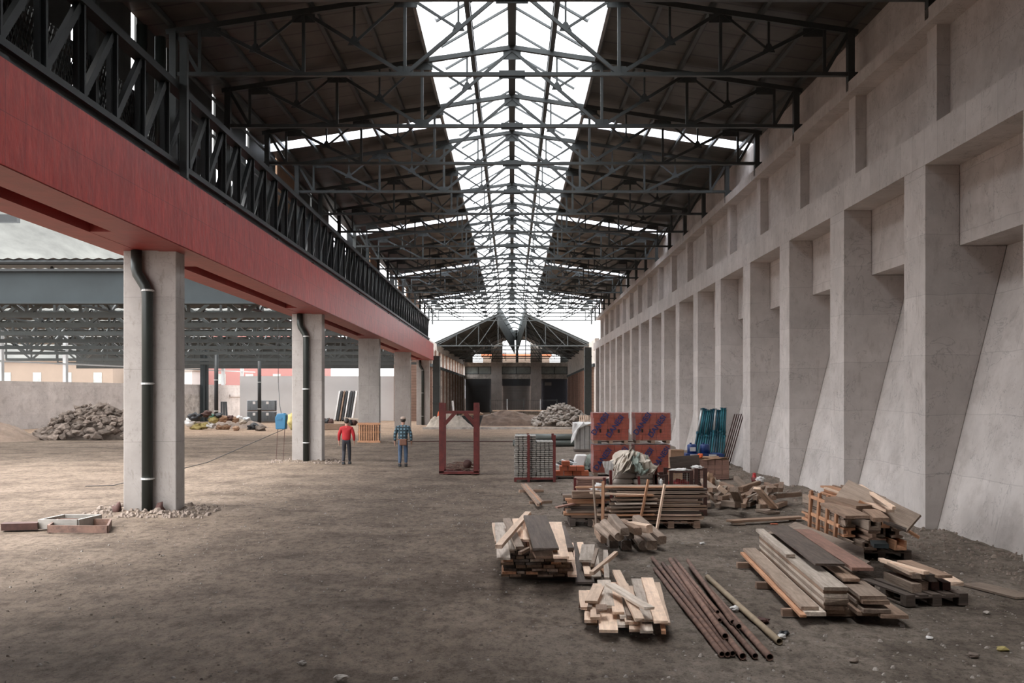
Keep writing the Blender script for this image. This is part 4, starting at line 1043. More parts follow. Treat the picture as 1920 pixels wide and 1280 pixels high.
# ---------------- W: diagonal bundle on bearers
board('bearer', G(973, 918, .07), G(1018, 917, .07), .09, .07, 'w_brown', 'rear bearer under the diagonal batten bundle near the panel rack', 'beam')
board('bearer', G(992, 939, .07), G(1034, 938, .07), .09, .07, 'w_brown', 'front bearer under the diagonal batten bundle near the panel rack', 'beam')
for i in range(4):
    board('batten', G(1009+i*2.6, 944-i*1.5, .14), G(978+i*2.4, 906, .14), .05, .06, ['w_brown', 'w_grey', 'w_orange', 'w_brown'][i], '%s batten from the left of the diagonal bundle near the panel rack' % ORD[i], 'batten', 'diagonal batten bundle')
# small debris on the floor
board('board', G(1820, 1092, .03), G(1925, 1118, .03), .35, .025, 'w_grey', 'thin grey board on the floor at the right picture edge')
board('offcut', G(990, 960, .03), G(984, 968, .03), .09, .03, 'w_pale', 'small pale offcut behind the left board stack', 'board')
# ================================================================== stacks of wrapped bricks
def textmesh(txt, size, mt, name, par, Mx, shear=0.0, extr=.003):
    cu = bpy.data.curves.new('lettering', 'FONT'); cu.body = txt; cu.size = size; cu.align_x = 'CENTER'; cu.align_y = 'CENTER'; cu.extrude = extr; cu.shear = shear; cu.offset = size*.02
    to = bpy.data.objects.new('tmp', cu); COL.objects.link(to)
    dg = bpy.context.evaluated_depsgraph_get(); me = bpy.data.meshes.new_from_object(to.evaluated_get(dg)); bpy.data.objects.remove(to)
    me.name = name; me.materials.clear(); me.materials.append(mt)
    me.transform(Mx); o = bpy.data.objects.new(name, me); COL.objects.link(o)
    if par: o.parent = par; me.transform(Matrix.Translation(-parent_world(par)))
    return o
def upright(loc, roll=0.0, face='-y'):
    R_ = Matrix.Rotation(math.radians(90), 4, 'X') @ Matrix.Rotation(roll, 4, 'Z')
    if face == '-x': R_ = Matrix.Rotation(math.radians(-90), 4, 'Z') @ R_
    return Matrix.Translation(loc) @ R_
rb = random.Random(5)
def brick_pack(x0, y0, z0, lab, seed):
    Wd, Dp, Hh = 1.16, 1.0, .95
    r = empty('brick_pallet', (x0+Wd/2, y0+Dp/2, z0), lab, 'bricks', 'film-wrapped packs of red bricks')
    q = MB()
    for i in range(3): q.box(x0+.03+i*.49, x0+.15+i*.49, y0, y0+Dp, z0, z0+.09)
    q.box(x0, x0+Wd, y0, y0+Dp, z0+.09, z0+.11); q.build('pallet_base', M['w_brown'], r)
    rr = random.Random(seed)
    for l in range(5):
        q = MB(); zz = z0+.115+l*.178
        n = 5; bw = Wd/n; dx = rr.uniform(-.015, .015)
        for c_ in range(n):
            for (ya, yb) in ((0, .5), (.5, 1.0)):
                f = rr.uniform(0, .012)
                q.box(x0+dx+c_*bw+.003, x0+dx+(c_+1)*bw-.003, y0+ya+f, y0+yb-.004, zz, zz+.172)
        q.build('brick_course', M['wrapbrick'], r)
    q = MB()
    for (px, pz) in ((.45, .36), (.80, .35), (.2, .36)):
        q.box(x0+px, x0+px+.06, y0-.004, y0+.01, z0+pz, z0+pz+.11)
    q.build('grip_hole_shade', M['hole_shade'], r)  # black patches on the brick face, painted shade of the holes
    e = .02; q = MB(); n = 9
    q.box(x0-e, x0+Wd+e, y0-e, y0+Dp+e, z0+.10, z0+Hh+.07); q.build('plastic_film', M['film'], r)
    for (px, pz) in ([(.26, .42), (.80, .46)] if seed % 2 else [(.18, .52), (.66, .44)]):
        textmesh('DANESI', .245, M['blue_ink'], 'lettering', r, upright(Vector((x0+px+.05, y0-.026, z0+pz+.12)), math.radians(55)))
    return r
bx = (1145-CX)/57.6-.58; by = 34.7
for i, (x, yy_, z, w_) in enumerate(((bx, by, 0, 'lower left'), (bx, by, 1.05, 'upper left'), ((1224-CX)/57.6-.58, by+.1, 0, 'lower right'), ((1224-CX)/57.6-.57, by+.1, 1.05, 'upper right'))):
    brick_pack(x, yy_, z, 'film-wrapped pallet of red bricks with blue lettering, %s of the four' % w_, i+3)
# ================================================================== loose orange bricks on a table board
d = 33.6
def at(px, z): return Vector(((px-CX)*d/F, d, z))
r = empty('trestle_board', (1.9, d, 0), 'low board table carrying the loose orange bricks', 'table')
MB().box(1.36, 2.55, d-.1, d+.7, .04, .08).build('board_top', M['w_dark'], r)
for x in (1.45, 2.4): MB().box(x, x+.07, d, d+.6, -.02, .04).build('leg', M['rust_dk'], r)
k = 0
for l, (n, x0) in enumerate(((4, 1.38), (3, 1.50), (1, 1.58))):
    for c_ in range(n):
        x = x0+c_*.27+rb.uniform(-.01, .01)
        q = MB(); q.box(x, x+.245, d+.0+rb.uniform(0, .08), d+.5, .082+l*.152, .082+l*.152+.148)
        q.build('hollow_brick', M['brick'], bevel=.006, label='orange hollow brick, %s course on the low board, %s from the left' % (ORD[l], ORD[c_]), cat='brick', group='loose orange bricks')
# ================================================================== formwork panel rack
d = 32.3; s_ = d/F
r = empty('panel_rack', (.68, d+.6, 0), 'maroon steel rack holding the grey formwork panels', 'rack')
for x in (.50, 1.28):
    for y in (d-.07, d+1.25): MB().box(x-.04, x+.04, y-.035, y+.035, 0, 1.42).build('post', M['maroon'], r)
MB().box(.06, 1.34, d-.03, d+.05, .07, .13).build('base_rail', M['maroon'], r); MB().box(.06, 1.34, d+1.2, d+1.28, .07, .13).build('base_rail', M['maroon'], r)
for x in (.08, 1.25): MB().box(x, x+.06, d, d+1.2, .07, .13).build('side_rail', M['maroon'], r)
for x in (.1, .5, 1.28): MB().box(x-.04, x+.04, d-.03, d+.05, 0, .07).build('foot', M['maroon'], r)
for ci, (x0, x1, n) in enumerate(((.08, .72, 22), (.745, 1.24, 19))):
    for i in range(n):
        z = .135+i*.058; q = MB(); j = rb.uniform(-.012, .012)
        q.box(x0+j, x1+j, d+.03, d+1.15, z+.010, z+.032)
        nx = int((x1-x0)/.15)
        for t_ in range(nx+1):
            xx = x0+j+t_*((x1-x0-.105)/nx); q.box(xx, xx+.105, d-.012, d+1.15, z, z+.042)
        q.build('formwork_panel', M['alu'], label='grey formwork panel in the %s column of the maroon rack, %s from below' % (('left', 'right')[ci], ORD[i]), cat='panel', group='formwork panels in the maroon rack')
# ================================================================== maroon tall frame with rebar scrap
d = 35.1; x0 = (823-CX)*d/F; x1 = (898-CX)*d/F
r = empty('lifting_frame', ((x0+x1)/2, d+.5, 0), 'tall maroon steel frame standing alone on the floor, scrap in its base', 'frame')
for y in (d, d+.95):
    for x in (x0+.08, x1-.10): 
        q = MB(); q.box(x-.085, x+.085, y-.05, y+.05, .08, 2.38 if x < 0 and y < d+.5 else 2.36)
        q.build('post', M['maroon'], r)
    q = MB(); q.box(x0, x1, y-.04, y+.04, 2.02, 2.10); q.build('top_rail', M['maroon'], r)
    for s in (-1, 1):
        xc = (x0+x1)/2; xe = x0+.12 if s < 0 else x1-.12
        q = MB(); q.bar((xe, y, 1.62), (xe-s*.36, y, 2.02), .09, .07, up=(0, 1, 0)); q.build('brace', M['maroon'], r)
    MB().box(x0, x1, y-.05, y+.05, .04, .12).build('base_rail', M['maroon'], r)
for x in (x0+.06, x1-.06): MB().box(x-.05, x+.05, d, d+.95, .04, .12).build('side_rail', M['maroon'], r)
MB().box(x0+.1, x1-.1, d+.05, d+.9, .05, .08).build('base_plate', M['rust_dk'], r)
for x in (x0+.2, x1-.2): MB().box(x-.06, x+.06, d-.02, d+.97, 0, .04).build('skid', M['rust_dk'], r)
for i in range(34):
    a = Vector((rb.uniform(x0+.3, x1-.2), d+rb.uniform(.15, .8), rb.uniform(.1, .35))); an = rb.uniform(-.5, .6)
    L_ = rb.uniform(.3, .6); q = MB(); pts = []
    for t_ in range(6): pts.append(a+Vector((math.cos(an)*(t_/5-.5)*L_, rb.uniform(-.02, .02), (t_/5)*L_*.4*math.sin(an)+.03*math.sin(t_))))
    for p in pts: p.x = max(x0+.2, min(x1-.16, p.x))
    q.tube(pts, .014, 6); q.build('scrap_rod', M['rust'], smooth=True, label='bent rusty rod in the scrap heap inside the tall maroon frame', cat='rod', group='rusty rods inside the tall frame')
q = MB(); q.tube([(x1-.40, d+.05, .35), (x1-.40, d+.5, .36)], .14, 16); q.build('scrap_drum', M['rust_dk'], smooth=True, label='short dark round scrap piece inside the tall maroon frame', cat='scrap')
# ================================================================== sacks with tarp
d = 23.2
pallet(2.18, d, .9, 1.0, 'w_brown', 'pallet under the pale sacks')
def blob(name, c_, r3, mt, seed, amp=.12, fr=2.2, sub=3, flat=None, **kw):
    bm = bmesh.new(); bmesh.ops.create_icosphere(bm, subdivisions=sub, radius=1)
    for v in bm.verts:
        n_ = 1+amp*noise.noise(v.co*fr+Vector((seed*3.7, seed, 0)))*2
        p = v.co*n_
        if flat:      # squarish pillow
            p = Vector([math.copysign(abs(t_)**flat, t_) for t_ in p])
        v.co = Vector((p.x*r3[0], p.y*r3[1], p.z*r3[2]))
    me = bpy.data.meshes.new(name); bm.to_mesh(me); bm.free(); me.materials.append(M[mt] if isinstance(mt, str) else mt)
    if kw.pop('smooth', True): me.polygons.foreach_set('use_smooth', [True]*len(me.polygons))
    o = bpy.data.objects.new(name, me); COL.objects.link(o); o.location = c_
    rot = kw.pop('rot', None)
    if rot: o.rotation_euler = rot
    par = kw.pop('parent', None)
    if par: o.parent = par; o.location = Vector(c_)-parent_world(par)
    tag(o, kw.get('label'), kw.get('cat'), kw.get('group'), kw.get('kind')); return o
for l in range(6):
    for c_ in range(2):
        for dp in range(2):
            x = 2.42+c_*.51+(.03 if l % 2 else -.03); z = .23+l*.125
            blob('sack', (x, d+.24+dp*.44, z), (.265, .22, .072), 'sack', l*5+c_+dp*2, .05, 2.5, 3, .62,
                 label='pale sack in the %s layer of the sack pile, %s %s' % (ORD[l], ('left', 'right')[c_], ('front', 'rear')[dp]), cat='sack', group='pale sacks on a pallet')
def drape(name, pts, mt, lab, seed, sag=.05, nx=26, ny=20, th=.006):
    """cloth through a grid of control rows (list of rows of points)"""
    rows = len(pts); cols = len(pts[0]); q = MB()
    def S(u, v):
        a = u*(cols-1); b_ = v*(rows-1); i = min(int(a), cols-2); j = min(int(b_), rows-2); fu = a-i; fv = b_-j
        fu = fu*fu*(3-2*fu); fv = fv*fv*(3-2*fv)
        p = (Vector(pts[j][i])*(1-fu)+Vector(pts[j][i+1])*fu)*(1-fv)+(Vector(pts[j+1][i])*(1-fu)+Vector(pts[j+1][i+1])*fu)*fv
        n_ = noise.noise(Vector((u*5+seed, v*3, seed)))*sag+abs(noise.noise(Vector((u*11+v*3, v*2.5+seed, 1.7))))*sag*.9
        return p+Vector((n_*.4, -n_, n_*.9))
    q.v = [S(i/(nx-1), j/(ny-1)) for j in range(ny) for i in range(nx)]
    q.f = [(j*nx+i, j*nx+i+1, (j+1)*nx+i+1, (j+1)*nx+i) for j in range(ny-1) for i in range(nx-1)]
    o = q.build(name, M[mt], smooth=True, label=lab, cat='tarp')
    m_ = o.modifiers.new('thick', 'SOLIDIFY'); m_.thickness = th; return o
def S7(x, y, dd): return PX(1040+x/8, 840+y/8, dd)
drape('tarp', [[S7(1010, 90, 23.9), S7(1090, 50, 23.9), S7(1140, 40, 23.9), S7(1200, 110, 23.9)],
               [S7(910, 180, 23.4), S7(1010, 150, 23.25), S7(1090, 130, 23.2), S7(1180, 130, 23.3)],
               [S7(880, 300, 23.2), S7(960, 260, 23.0), S7(1060, 250, 22.95), S7(1140, 230, 23.0)],
               [S7(870, 480, 23.1), S7(945, 370, 22.95), S7(1010, 360, 22.9), S7(1090, 395, 22.9)]], 'cloth', 'dirty white tarp thrown over the left of the pale sack pile', 3.0, .16, 34, 30)
drape('tarp', [[S7(1140, 60, 23.9), S7(1200, 100, 23.8), S7(1290, 120, 23.8), S7(1350, 190, 23.8)],
               [S7(1140, 190, 23.2), S7(1210, 160, 23.2), S7(1320, 200, 23.3), S7(1400, 270, 23.5)],
               [S7(1150, 260, 23.0), S7(1220, 290, 22.95), S7(1300, 330, 23.0), S7(1440, 330, 23.2)],
               [S7(1190, 310, 22.9), S7(1250, 400, 22.9), S7(1330, 410, 22.9), S7(1390, 360, 23.1)]], 'cloth_green', 'grey-green tarp crumpled on the middle of the sack pile', 8.0, .15, 34, 30)
drape('tarp', [[S7(1180, 130, 23.6), S7(1260, 150, 23.6), S7(1330, 190, 23.7)],
               [S7(1290, 260, 23.0), S7(1370, 240, 23.0), S7(1430, 270, 23.3)],
               [S7(1400, 400, 23.0), S7(1470, 400, 23.0), S7(1505, 330, 23.3)]], 'cloth', 'pale tarp end hanging over the right of the sack pile', 5.5, .14, 28, 24)
blob('tarp_bundle', (2.62, d+.45, 1.12), (.42, .36, .26), 'cloth', 9, .25, 1.6, 3, label='crumpled tarp bundle on top of the pale sack pile', cat='tarp')
# rusty posts round the sacks and cages
for i, (xa, ya, xb, yb, dd, w_) in enumerate(((850, 650, 835, 330, 23.0, .06), (1295, 650, 1255, 420, 22.9, .05), (1520, 640, 1515, 250, 23.2, .06), (755, 740, 740, 440, 22.9, .06), (300, 690, 300, 445, 24.3, .06))):
    a = S7(xa, ya, dd); b_ = S7(xb, yb, dd)
    a.z = max(0, a.z-.45) if i != 4 else 0.0
    a.z = 0
    MB().bar(a, b_, w_).build('steel_post', M['maroon'], label='dark red steel post %s' % ['at the left of the sack pile', 'slanting before the sack pile', 'between the sacks and the mesh cage', 'behind the leftmost stake', 'under the low board of orange bricks'][i], cat='post')
drape('grey_tub', [[S7(710, 200, 23.6), S7(790, 198, 23.6), S7(880, 195, 23.6)], [S7(735, 300, 23.3), S7(790, 330, 23.3), S7(870, 320, 23.3)], [S7(760, 380, 23.2), S7(790, 400, 23.2), S7(860, 400, 23.2)]], 'grey_block', 'grey sheet-metal chute beside the sack pile', 1.0, .02)
for i, (x, y, rr_) in enumerate(((620, 610, .10), (690, 590, .11), (790, 600, .09), (800, 520, .08))):
    p = S7(x, y, 23.3); blob('plastic_scrap', (p.x, 23.3+.1*i, p.z), (rr_*1.5, rr_, rr_*.7), 'white_pl' if i < 2 else 'black_pl', i+1, .5, 2, 3, label='crumpled plastic scrap left of the sacks, %s' % ORD[i], cat='plastic')
board('box_table', (1.6, 23.4, .46), (2.1, 23.4, .46), .5, .45, 'w_dark', 'dark box carrying the plastic scraps left of the sacks', 'box')
# ================================================================== mesh cages
def cage(x0, x1, y0, y1, z1, lab):
    r = empty('mesh_cage', ((x0+x1)/2, (y0+y1)/2, 0), lab, 'cage')
    for x in (x0, x1):
        for y in (y0, y1): MB().box(x-.04, x+.04, y-.03, y+.03, 0, z1+.03).build('post', M['rust_dk'], r)
    for z in (.1, z1):
        for y in (y0, y1): MB().box(x0, x1, y-.02, y+.02, z-.02, z+.02).build('rail', M['rust_dk'], r)
    q = MB(); x = x0+.05
    while x < x1: q.bar((x, y0, .1), (x, y0, z1), .004); x += .05
    z = .15
    while z < z1: q.bar((x0, y0, z), (x1, y0, z), .004); z += .05
    q.build('wire_mesh', M['alu'], r)
    MB().box(x0, x1, y0, y1, .06, .09).build('floor_plate', M['rust_dk'], r)
    return r
cage(3.11, 3.36, 23.2, 24.0, .86, 'narrow rusty wire mesh cage right of the sacks')
cage(3.46, 3.90, 23.2, 24.1, .95, 'wider rusty wire mesh cage filled with junk')
cage(4.01, 4.20, 23.2, 24.1, 1.0, 'rightmost slim rusty mesh cage')
for i, (x, y, z, a, b_, c_, mt, lab) in enumerate((
 (3.70, 23.6, .66, .22, .12, .09, 'red_pl', 'red plastic thing showing through the wire cage'), (3.68, 23.7, .35, .20, .25, .22, 'black_pl', 'dark bag inside the wider cage'),
 (3.24, 23.6, .45, .10, .2, .30, 'white_pl', 'grey-white crumple in the narrow cage'), (4.1, 23.6, .4, .1, .2, .28, 'rust_dk', 'dark scrap in the slim cage'),
 (3.72, 23.6, .95, .24, .22, .05, 'white_pl', 'grey plastic sheet on the wider cage'), (4.1, 23.65, 1.02, .12, .25, .04, 'white_pl', 'crumpled grey sheet on the slim cage'))):
    blob('cage_junk', (x, y, z), (a, b_, c_), mt, i, .35, 2.2, 3, label=lab, cat='junk')
board('sheet_board', PX(1256, 868, 23.95), PX(1311, 864, 23.95), .02, .28, 'w_dark', 'upright grey-brown board standing behind the cages', 'board', hang=0, roll=0)
r = empty('cardboard_box', ((1269-CX)*29/F, 29, 0), 'brown tapered cardboard box beside the right brick stack', 'box')
q = MB(); xa = (1257-CX)*29/F; xb = (1282-CX)*29/F
q.box(xa, xb, 29, 29.4, 0, 1.13); q.build('box_body', M['card'], r)
q = MB(); q.bar((xa, 28.98, 1.12), (xb, 28.98, 1.12), .02, .04); q.build('flap', M['card'], r)
# wrapped reddish pack O
r = empty('wrapped_pack', (6.25, 33.4, 0), 'low film-wrapped pack of faded red bricks by the blue rack', 'bricks')
for l in range(4):
    q = MB()
    for c_ in range(5): q.box(5.62+c_*.22+.01*(l % 2), 5.835+c_*.22, 33, 33.9, .02+l*.15, .165+l*.15)
    q.build('brick_course', M['w_pink'], r)
blob('film_top', (6.17, 33.45, .64), (.55, .45, .06), 'card', 3, .4, 3, 3, parent=r)
blob('orange_rag', (5.86, 33.2, .74), (.09, .1, .07), 'orange', 2, .3, label='small orange rag on the faded brick pack', cat='rag')
for i, (x, z, mt) in enumerate(((5.35, .42, 'card'), (5.5, .30, 'cloth'), (5.62, .22, 'green_pl'), (5.85, .2, 'card'), (5.2, .2, 'w_pink'))):
    blob('sheet_scrap', (x-.35, 27.0+.1*i, z), (.14, .12, .20 if i < 2 else .13), mt, i+4, .5, 2.4, 3, label='crumpled %s scrap behind the jumbled beams, %s from the left' % (('brown', 'cream', 'green', 'tan', 'reddish')[i], ORD[i]), cat='scrap')
# ================================================================== blue props in a rack
for i in range(26):
    row = i % 2; x = (1293+i*2.45-CX)*39.6/F
    xb_ = x; xt = x+.42-.012*i; y = 39.2+row*.22; zt = 2.10+rb.uniform(-.06, .06)
    rt = empty('steel_prop', (xb_, y, 0), '%s blue-green adjustable prop from the left in the leaning bundle' % ORD[i], 'prop', 'blue-green props leaning at the wall')
    a = Vector((xb_, y, .02)); b_ = Vector((xt, y+.25, zt)); mid = a.lerp(b_, .58+rb.uniform(-.06, .06))
    mt = M['teal'] if rb.random() < .45 else M['blue']
    MB().tube([a, mid], .042, 8).build('outer_tube', mt, rt, smooth=True)
    MB().tube([mid, b_], .038, 8).build('inner_tube', mt if i % 7 else M['galv'], rt, smooth=True)
    MB().tube([mid-Vector((0, 0, .04)), mid+Vector((0, 0, .04))], .058, 8).build('collar', mt, rt)
    q = MB(); q.box(b_.x-.055, b_.x+.055, b_.y-.05, b_.y+.05, zt, zt+.012); q.build('head_plate', mt, rt)
    q = MB(); q.box(xb_-.055, xb_+.055, y-.05, y+.05, .0, .02); q.build('base_plate', mt, rt)
for i in range(5):
    xb_ = 7.36+i*.085; q = MB()
    q.tube([(xb_-.05, 37.6+.05*i, .02), (xb_+.62, 38.2+.03*i, 1.95)], .02, 8)
    q.build('steel_prop', M['rust_dk'], smooth=True, label='%s dark prop from the left leaning in the corner right of the blue ones' % ORD[i], cat='prop', group='dark props in the corner')
r = empty('blue_rack', (6.8, 37.3, 0), 'royal blue plastic pallet box in front of the blue-green props', 'rack')
y = 37.2; xa = (1286-CX)*y/F; xb = (1357-CX)*y/F
q = MB(); q.box(xa, xb, y, y+.8, .42, .58); q.box(xa, xb, y, y+.8, .05, .12)
q.build('deck', M['royal'], r)
for i in range(4):
    x = xa+(xb-xa-.12)*i/3; MB().box(x, x+.12, y, y+.8, .0, .42).build('leg', M['royal'], r)
for i, px in enumerate((1297, 1321)):
    x = (px-CX)*37.6/F; c_ = empty('blue_canister', (x, 37.6, .58), 'royal blue canister on the plastic rack, %s' % ('with a pale label, left' if i == 0 else 'right'), 'canister')
    MB().tube([(x, 37.6, .58), (x, 37.6, .86), (x, 37.6, .90)], [.17, .17, .13], 14).build('body', M['royal'], c_, smooth=True)
    MB().tube([(x-.05, 37.6, .90), (x-.05, 37.6, .95)], .04, 8).build('cap', M['royal'], c_)
    if i == 0: MB().box(x-.1, x+.1, 37.42, 37.435, .66, .80).build('paper_label', M['white_pl'], c_)
for i, px in enumerate((1301, 1336)):
    x = (px-CX)*37.15/F; MB().box(x-.13, x+.13, 37.14, 37.19, .43, .56).build('paper_sheet', M['white_pl'], label='pale label sheet on the blue rack, %s' % ('left' if i == 0 else 'right'), cat='sheet')
# ================================================================== far right: wrapped grey pallets, pipes, bundles
y = 50.0
r = empty('wrapped_pallet', (3.3, y, 0), 'grey block pallet half covered by white plastic behind the brick packs', 'pallet')
for i in range(4): MB().box(2.98+i*.22, 3.18+i*.22, y, y+1.0, .1, 1.18).build('block_column', M['grey_block'], r)
MB().box(2.94, 3.9, y, y+1, 0, .1).build('pallet_base', M['w_dark'], r)
o = drape('white_plastic', [[(2.86, y+.9, 1.33), (3.4, y+.9, 1.34), (3.95, y+.9, 1.33)], [(2.84, y-.08, 1.30), (3.3, y-.1, 1.28), (3.9, y-.08, 1.28)], [(2.80, y-.12, .75), (3.02, y-.16, 1.0), (3.2, y-.1, 1.16)], [(2.74, y-.12, .35), (2.92, y-.18, .55), (2.98, y-.1, .8)]], 'white_pl', 'white plastic sheet draped on the grey block pallet', 2.0, .08)
o.parent = r; o.location = -parent_world(r); del o['label']; del o['category']
for i in range(6):
    row = i//3; yy_ = 55+(i % 3)*.36+row*.1; z = .17+row*.30
    rt = pipe((.05+row*.15, yy_, z), (4.6, yy_, z), .15, 'pipe_grey', 'long grey-green pipe lying crosswise behind the panel rack, %s row, %s' % (('lower', 'upper')[row], ('front', 'middle', 'rear')[i % 3]), 'grey-green pipes behind the rack', 14)
r = empty('net_bundle', (2.5, 37, 0), 'white sheet and dark netted bundle left of the brick packs', 'bundle')
q = MB(); q.prism([(2.02, .02), (2.44, .02), (2.60, .56), (2.22, .56)], 36.8, 37.4); q.build('white_sheet', M['white_pl'], r, bevel=.04)
blob('dark_net', (2.68, 37.1, .28), (.28, .34, .27), 'cloth_green', 7, .3, 4, 3, .8, parent=r)
blob('black_strap', (2.80, 36.95, .16), (.20, .3, .16), 'black_pl', 2, .3, 4, 3, parent=r)
for i in range(12):
    a = Vector((1.5+i*.07, 36.8+.05*(i % 3), .25+.05*(i % 4))); b_ = a+Vector((rb.uniform(.3, .6), .1, rb.uniform(-.22, -.05)))
    MB().tube([a, b_], .03, 6).build('tube_scrap', M['black_pl' if i % 3 else 'galv'], smooth=True, label='short dark or pale tube in the tangle behind the orange bricks', cat='tube', group='tube tangle behind the orange bricks')
# red bucket by the wall
p = G(1418, 905); r = empty('bucket', tuple(p), 'dark red bucket with a red rag by the right wall', 'bucket')
q = MB(); q.tube([p+Vector((0, 0, 0)), p+Vector((0, 0, .17))], [.14, .17], 14); q.build('body', M['maroon'], r, smooth=True)
blob('rag', p+Vector((-.07, 0, .19)), (.06, .06, .11), 'red_pl', 3, .3, parent=r)
blob('plastic_bag', G(1411+12, 899, .25)+Vector((.05, .1, 0)), (.12, .1, .08), 'white_pl', 5, .4, label='pale plastic bag behind the red bucket', cat='bag')
# ================================================================== far heaps: soil, rubble
def heap(name, cx_, cy_, rx, ry, h_, mt, lab, n=44, seed=0, amp=.25, kind='stuff', cat='heap'):
    q = MB()
    for j in range(n):
        for i in range(n):
            u = -1+2*i/(n-1); v = -1+2*j/(n-1); rr_ = math.hypot(u, v)
            z = h_*max(0, 1-rr_**2.2)*(1+amp*fbm(u*2+seed, v*2, 1.2))+h_*.08*fbm(u*5+seed, v*5, 2)*(1 if rr_ < 1 else 0)
            q.v.append(Vector((cx_+u*rx, cy_+v*ry, z-.05)))
    q.f = [(j*n+i, j*n+i+1, (j+1)*n+i+1, (j+1)*n+i) for j in range(n-1) for i in range(n-1)]
    return q.build(name, M[mt], smooth=True, label=lab, cat=cat, kind=kind)
def rocks(base, cnt, cx_, cy_, rx, ry, h_, s0, s1, mt, lab, group, seed, front=True):
    rr_ = random.Random(seed); protos = []
    for k_ in range(6):
        bm = bmesh.new(); bmesh.ops.create_icosphere(bm, subdivisions=1, radius=1)
        for v in bm.verts: v.co *= 1+.35*noise.noise(v.co*1.6+Vector((k_*7.3+seed, 0, 0)))*2; v.co.z *= .7
        me = bpy.data.meshes.new(base); bm.to_mesh(me); bm.free(); me.materials.append(M[mt]); protos.append(me)
    for i in range(cnt):
        a = rr_.uniform(math.pi, 2*math.pi) if rr_.random() < .8 else rr_.uniform(0, math.pi); t_ = math.sqrt(rr_.random())*.98
        u, v = math.cos(a)*t_, math.sin(a)*t_
        z = h_*max(0, 1-math.hypot(u, v)**1.5)
        o = bpy.data.objects.new(base, rr_.choice(protos)); COL.objects.link(o); s = rr_.uniform(s0, s1)*(1.15-.5*z/h_)
        o.location = (cx_+u*rx, cy_+v*ry, z+s*.2); o.scale = (s*rr_.uniform(.8, 1.4), s, s*rr_.uniform(.7, 1)); o.rotation_euler = (rr_.uniform(-.5, .5), rr_.uniform(-.5, .5), rr_.uniform(0, 6))
        tag(o, lab, 'rock', group)
heap('soil_mound', -.3, 95, 4.4, 3.0, 1.15, 'soil', 'low brown soil mound before the end wall', seed=3)
heap('rubble_core', 4.4, 93.3, 2.9, 2.7, 1.6, 'rock_brown', 'earth between the broken concrete lumps of the far right heap', seed=9)
rocks('concrete_lump', 280, 4.3, 93.0, 3.0, 3.0, 1.9, .11, .26, 'rock', 'broken concrete lump of the pale rubble heap at the far end by the right wall', 'lumps of the far right rubble heap', 4)
heap('rubble_core', -25.3, 66, 3.2, 2.6, 1.9, 'rock_brown', 'earth between the lumps of the dark rubble heap at the left', seed=6)
rocks('rubble_lump', 290, -25.6, 65.6, 3.7, 3.0, 2.1, .11, .34, 'rock_brown', 'rough lump of the brown rubble heap by the left rear wall', 'lumps of the left rubble heap', 8)
heap('sand_mound', -31.2, 62.5, 3.4, 2.6, 1.15, 'sand', 'smooth brown sand mound at the left picture edge', seed=1, amp=.1)
for i, (px, py, w_, mt) in enumerate(((198, 822, .55, 'grey_block'), (212, 822, .6, 'rock'), (162, 808, .45, 'rock'), (217, 806, .4, 'grey_block'))):
    p = G(px, py, 0); p.z = [0, 0, .45, .55][i]
    MB().box(p.x-w_/2, p.x+w_/2, p.y-1, p.y-.5, p.z, p.z+w_*.8).build('concrete_block', M[mt], bevel=.02, label='squared concrete block at the foot of the left rubble heap, %s' % ORD[i], cat='block')
for i, (px, w_) in enumerate(((128, 1.0), (144, .9))):
    p = G(px, 798); MB().box(p.x-w_/2, p.x+w_/2, p.y, p.y+.8, 0, 1.75-.15*i).build('dark_bin', M['black_pl'], bevel=.03, label='dark bin behind the left rubble heap, %s' % ('left' if i == 0 else 'right'), cat='bin')
blob('plastic_bag', G(90, 812, .2), (.5, .4, .35), 'galv', 6, .3, label='blue-grey plastic bag between sand and rubble at the left', cat='bag')
# rubbish heap behind column 1
rj = random.Random(21)
heap('rubbish_core', -22.6, 86.6, 2.9, 1.4, .85, 'rock_brown', 'trash filling of the colourful rubbish heap', seed=12)
J = [(357, 792, .9, 'white_pl', 'white sack'), (368, 800, .9, 'yellow', 'dirty yellow foam roll, left'), (385, 798, .7, 'yellow', 'dirty yellow foam roll, right'), (365, 782, .9, 'black_pl', 'dark brown carpet roll'),
     (388, 776, .7, 'rust_dk', 'dark crumpled carpet'), (394, 798, .6, 'white_pl', 'white crumpled bag'), (400, 787, .7, 'yellow', 'yellowish cardboard piece'), (396, 779, .4, 'green_pl', 'mint green bag'),
     (412, 779, .6, 'black_pl', 'black bag'), (420, 785, .7, 'card', 'brown carton'), (432, 784, .6, 'rust_dk', 'dark broken box'), (441, 786, .6, 'card', 'tan carton'),
     (447, 783, .45, 'white_pl', 'white bag on the top right'), (455, 790, .6, 'cloth', 'cream cloth bundle'), (462, 786, .5, 'galv', 'silver foil'), (424, 800, .6, 'card', 'flat carton in front'),
     (442, 805, .5, 'card', 'small square carton in front'), (475, 800, .8, 'black_pl', 'dark branches at the right end'), (412, 803, .6, 'card', 'brown paper in front'), (488, 805, .7, 'rock_brown', 'dark strips at the far right end')]
for i, (px, py, s, mt, wd) in enumerate(J):
    p = G(px, max(py, 803)+2); zz = max(.15, (max(py, 803)+2-py)*p.y/F)
    blob('rubbish', (p.x, p.y, zz), (s*.55, s*.5, s*.33), mt, i+2, .38, 2.0, 3, label=wd+' in the rubbish heap behind the nearest column', cat='rubbish')
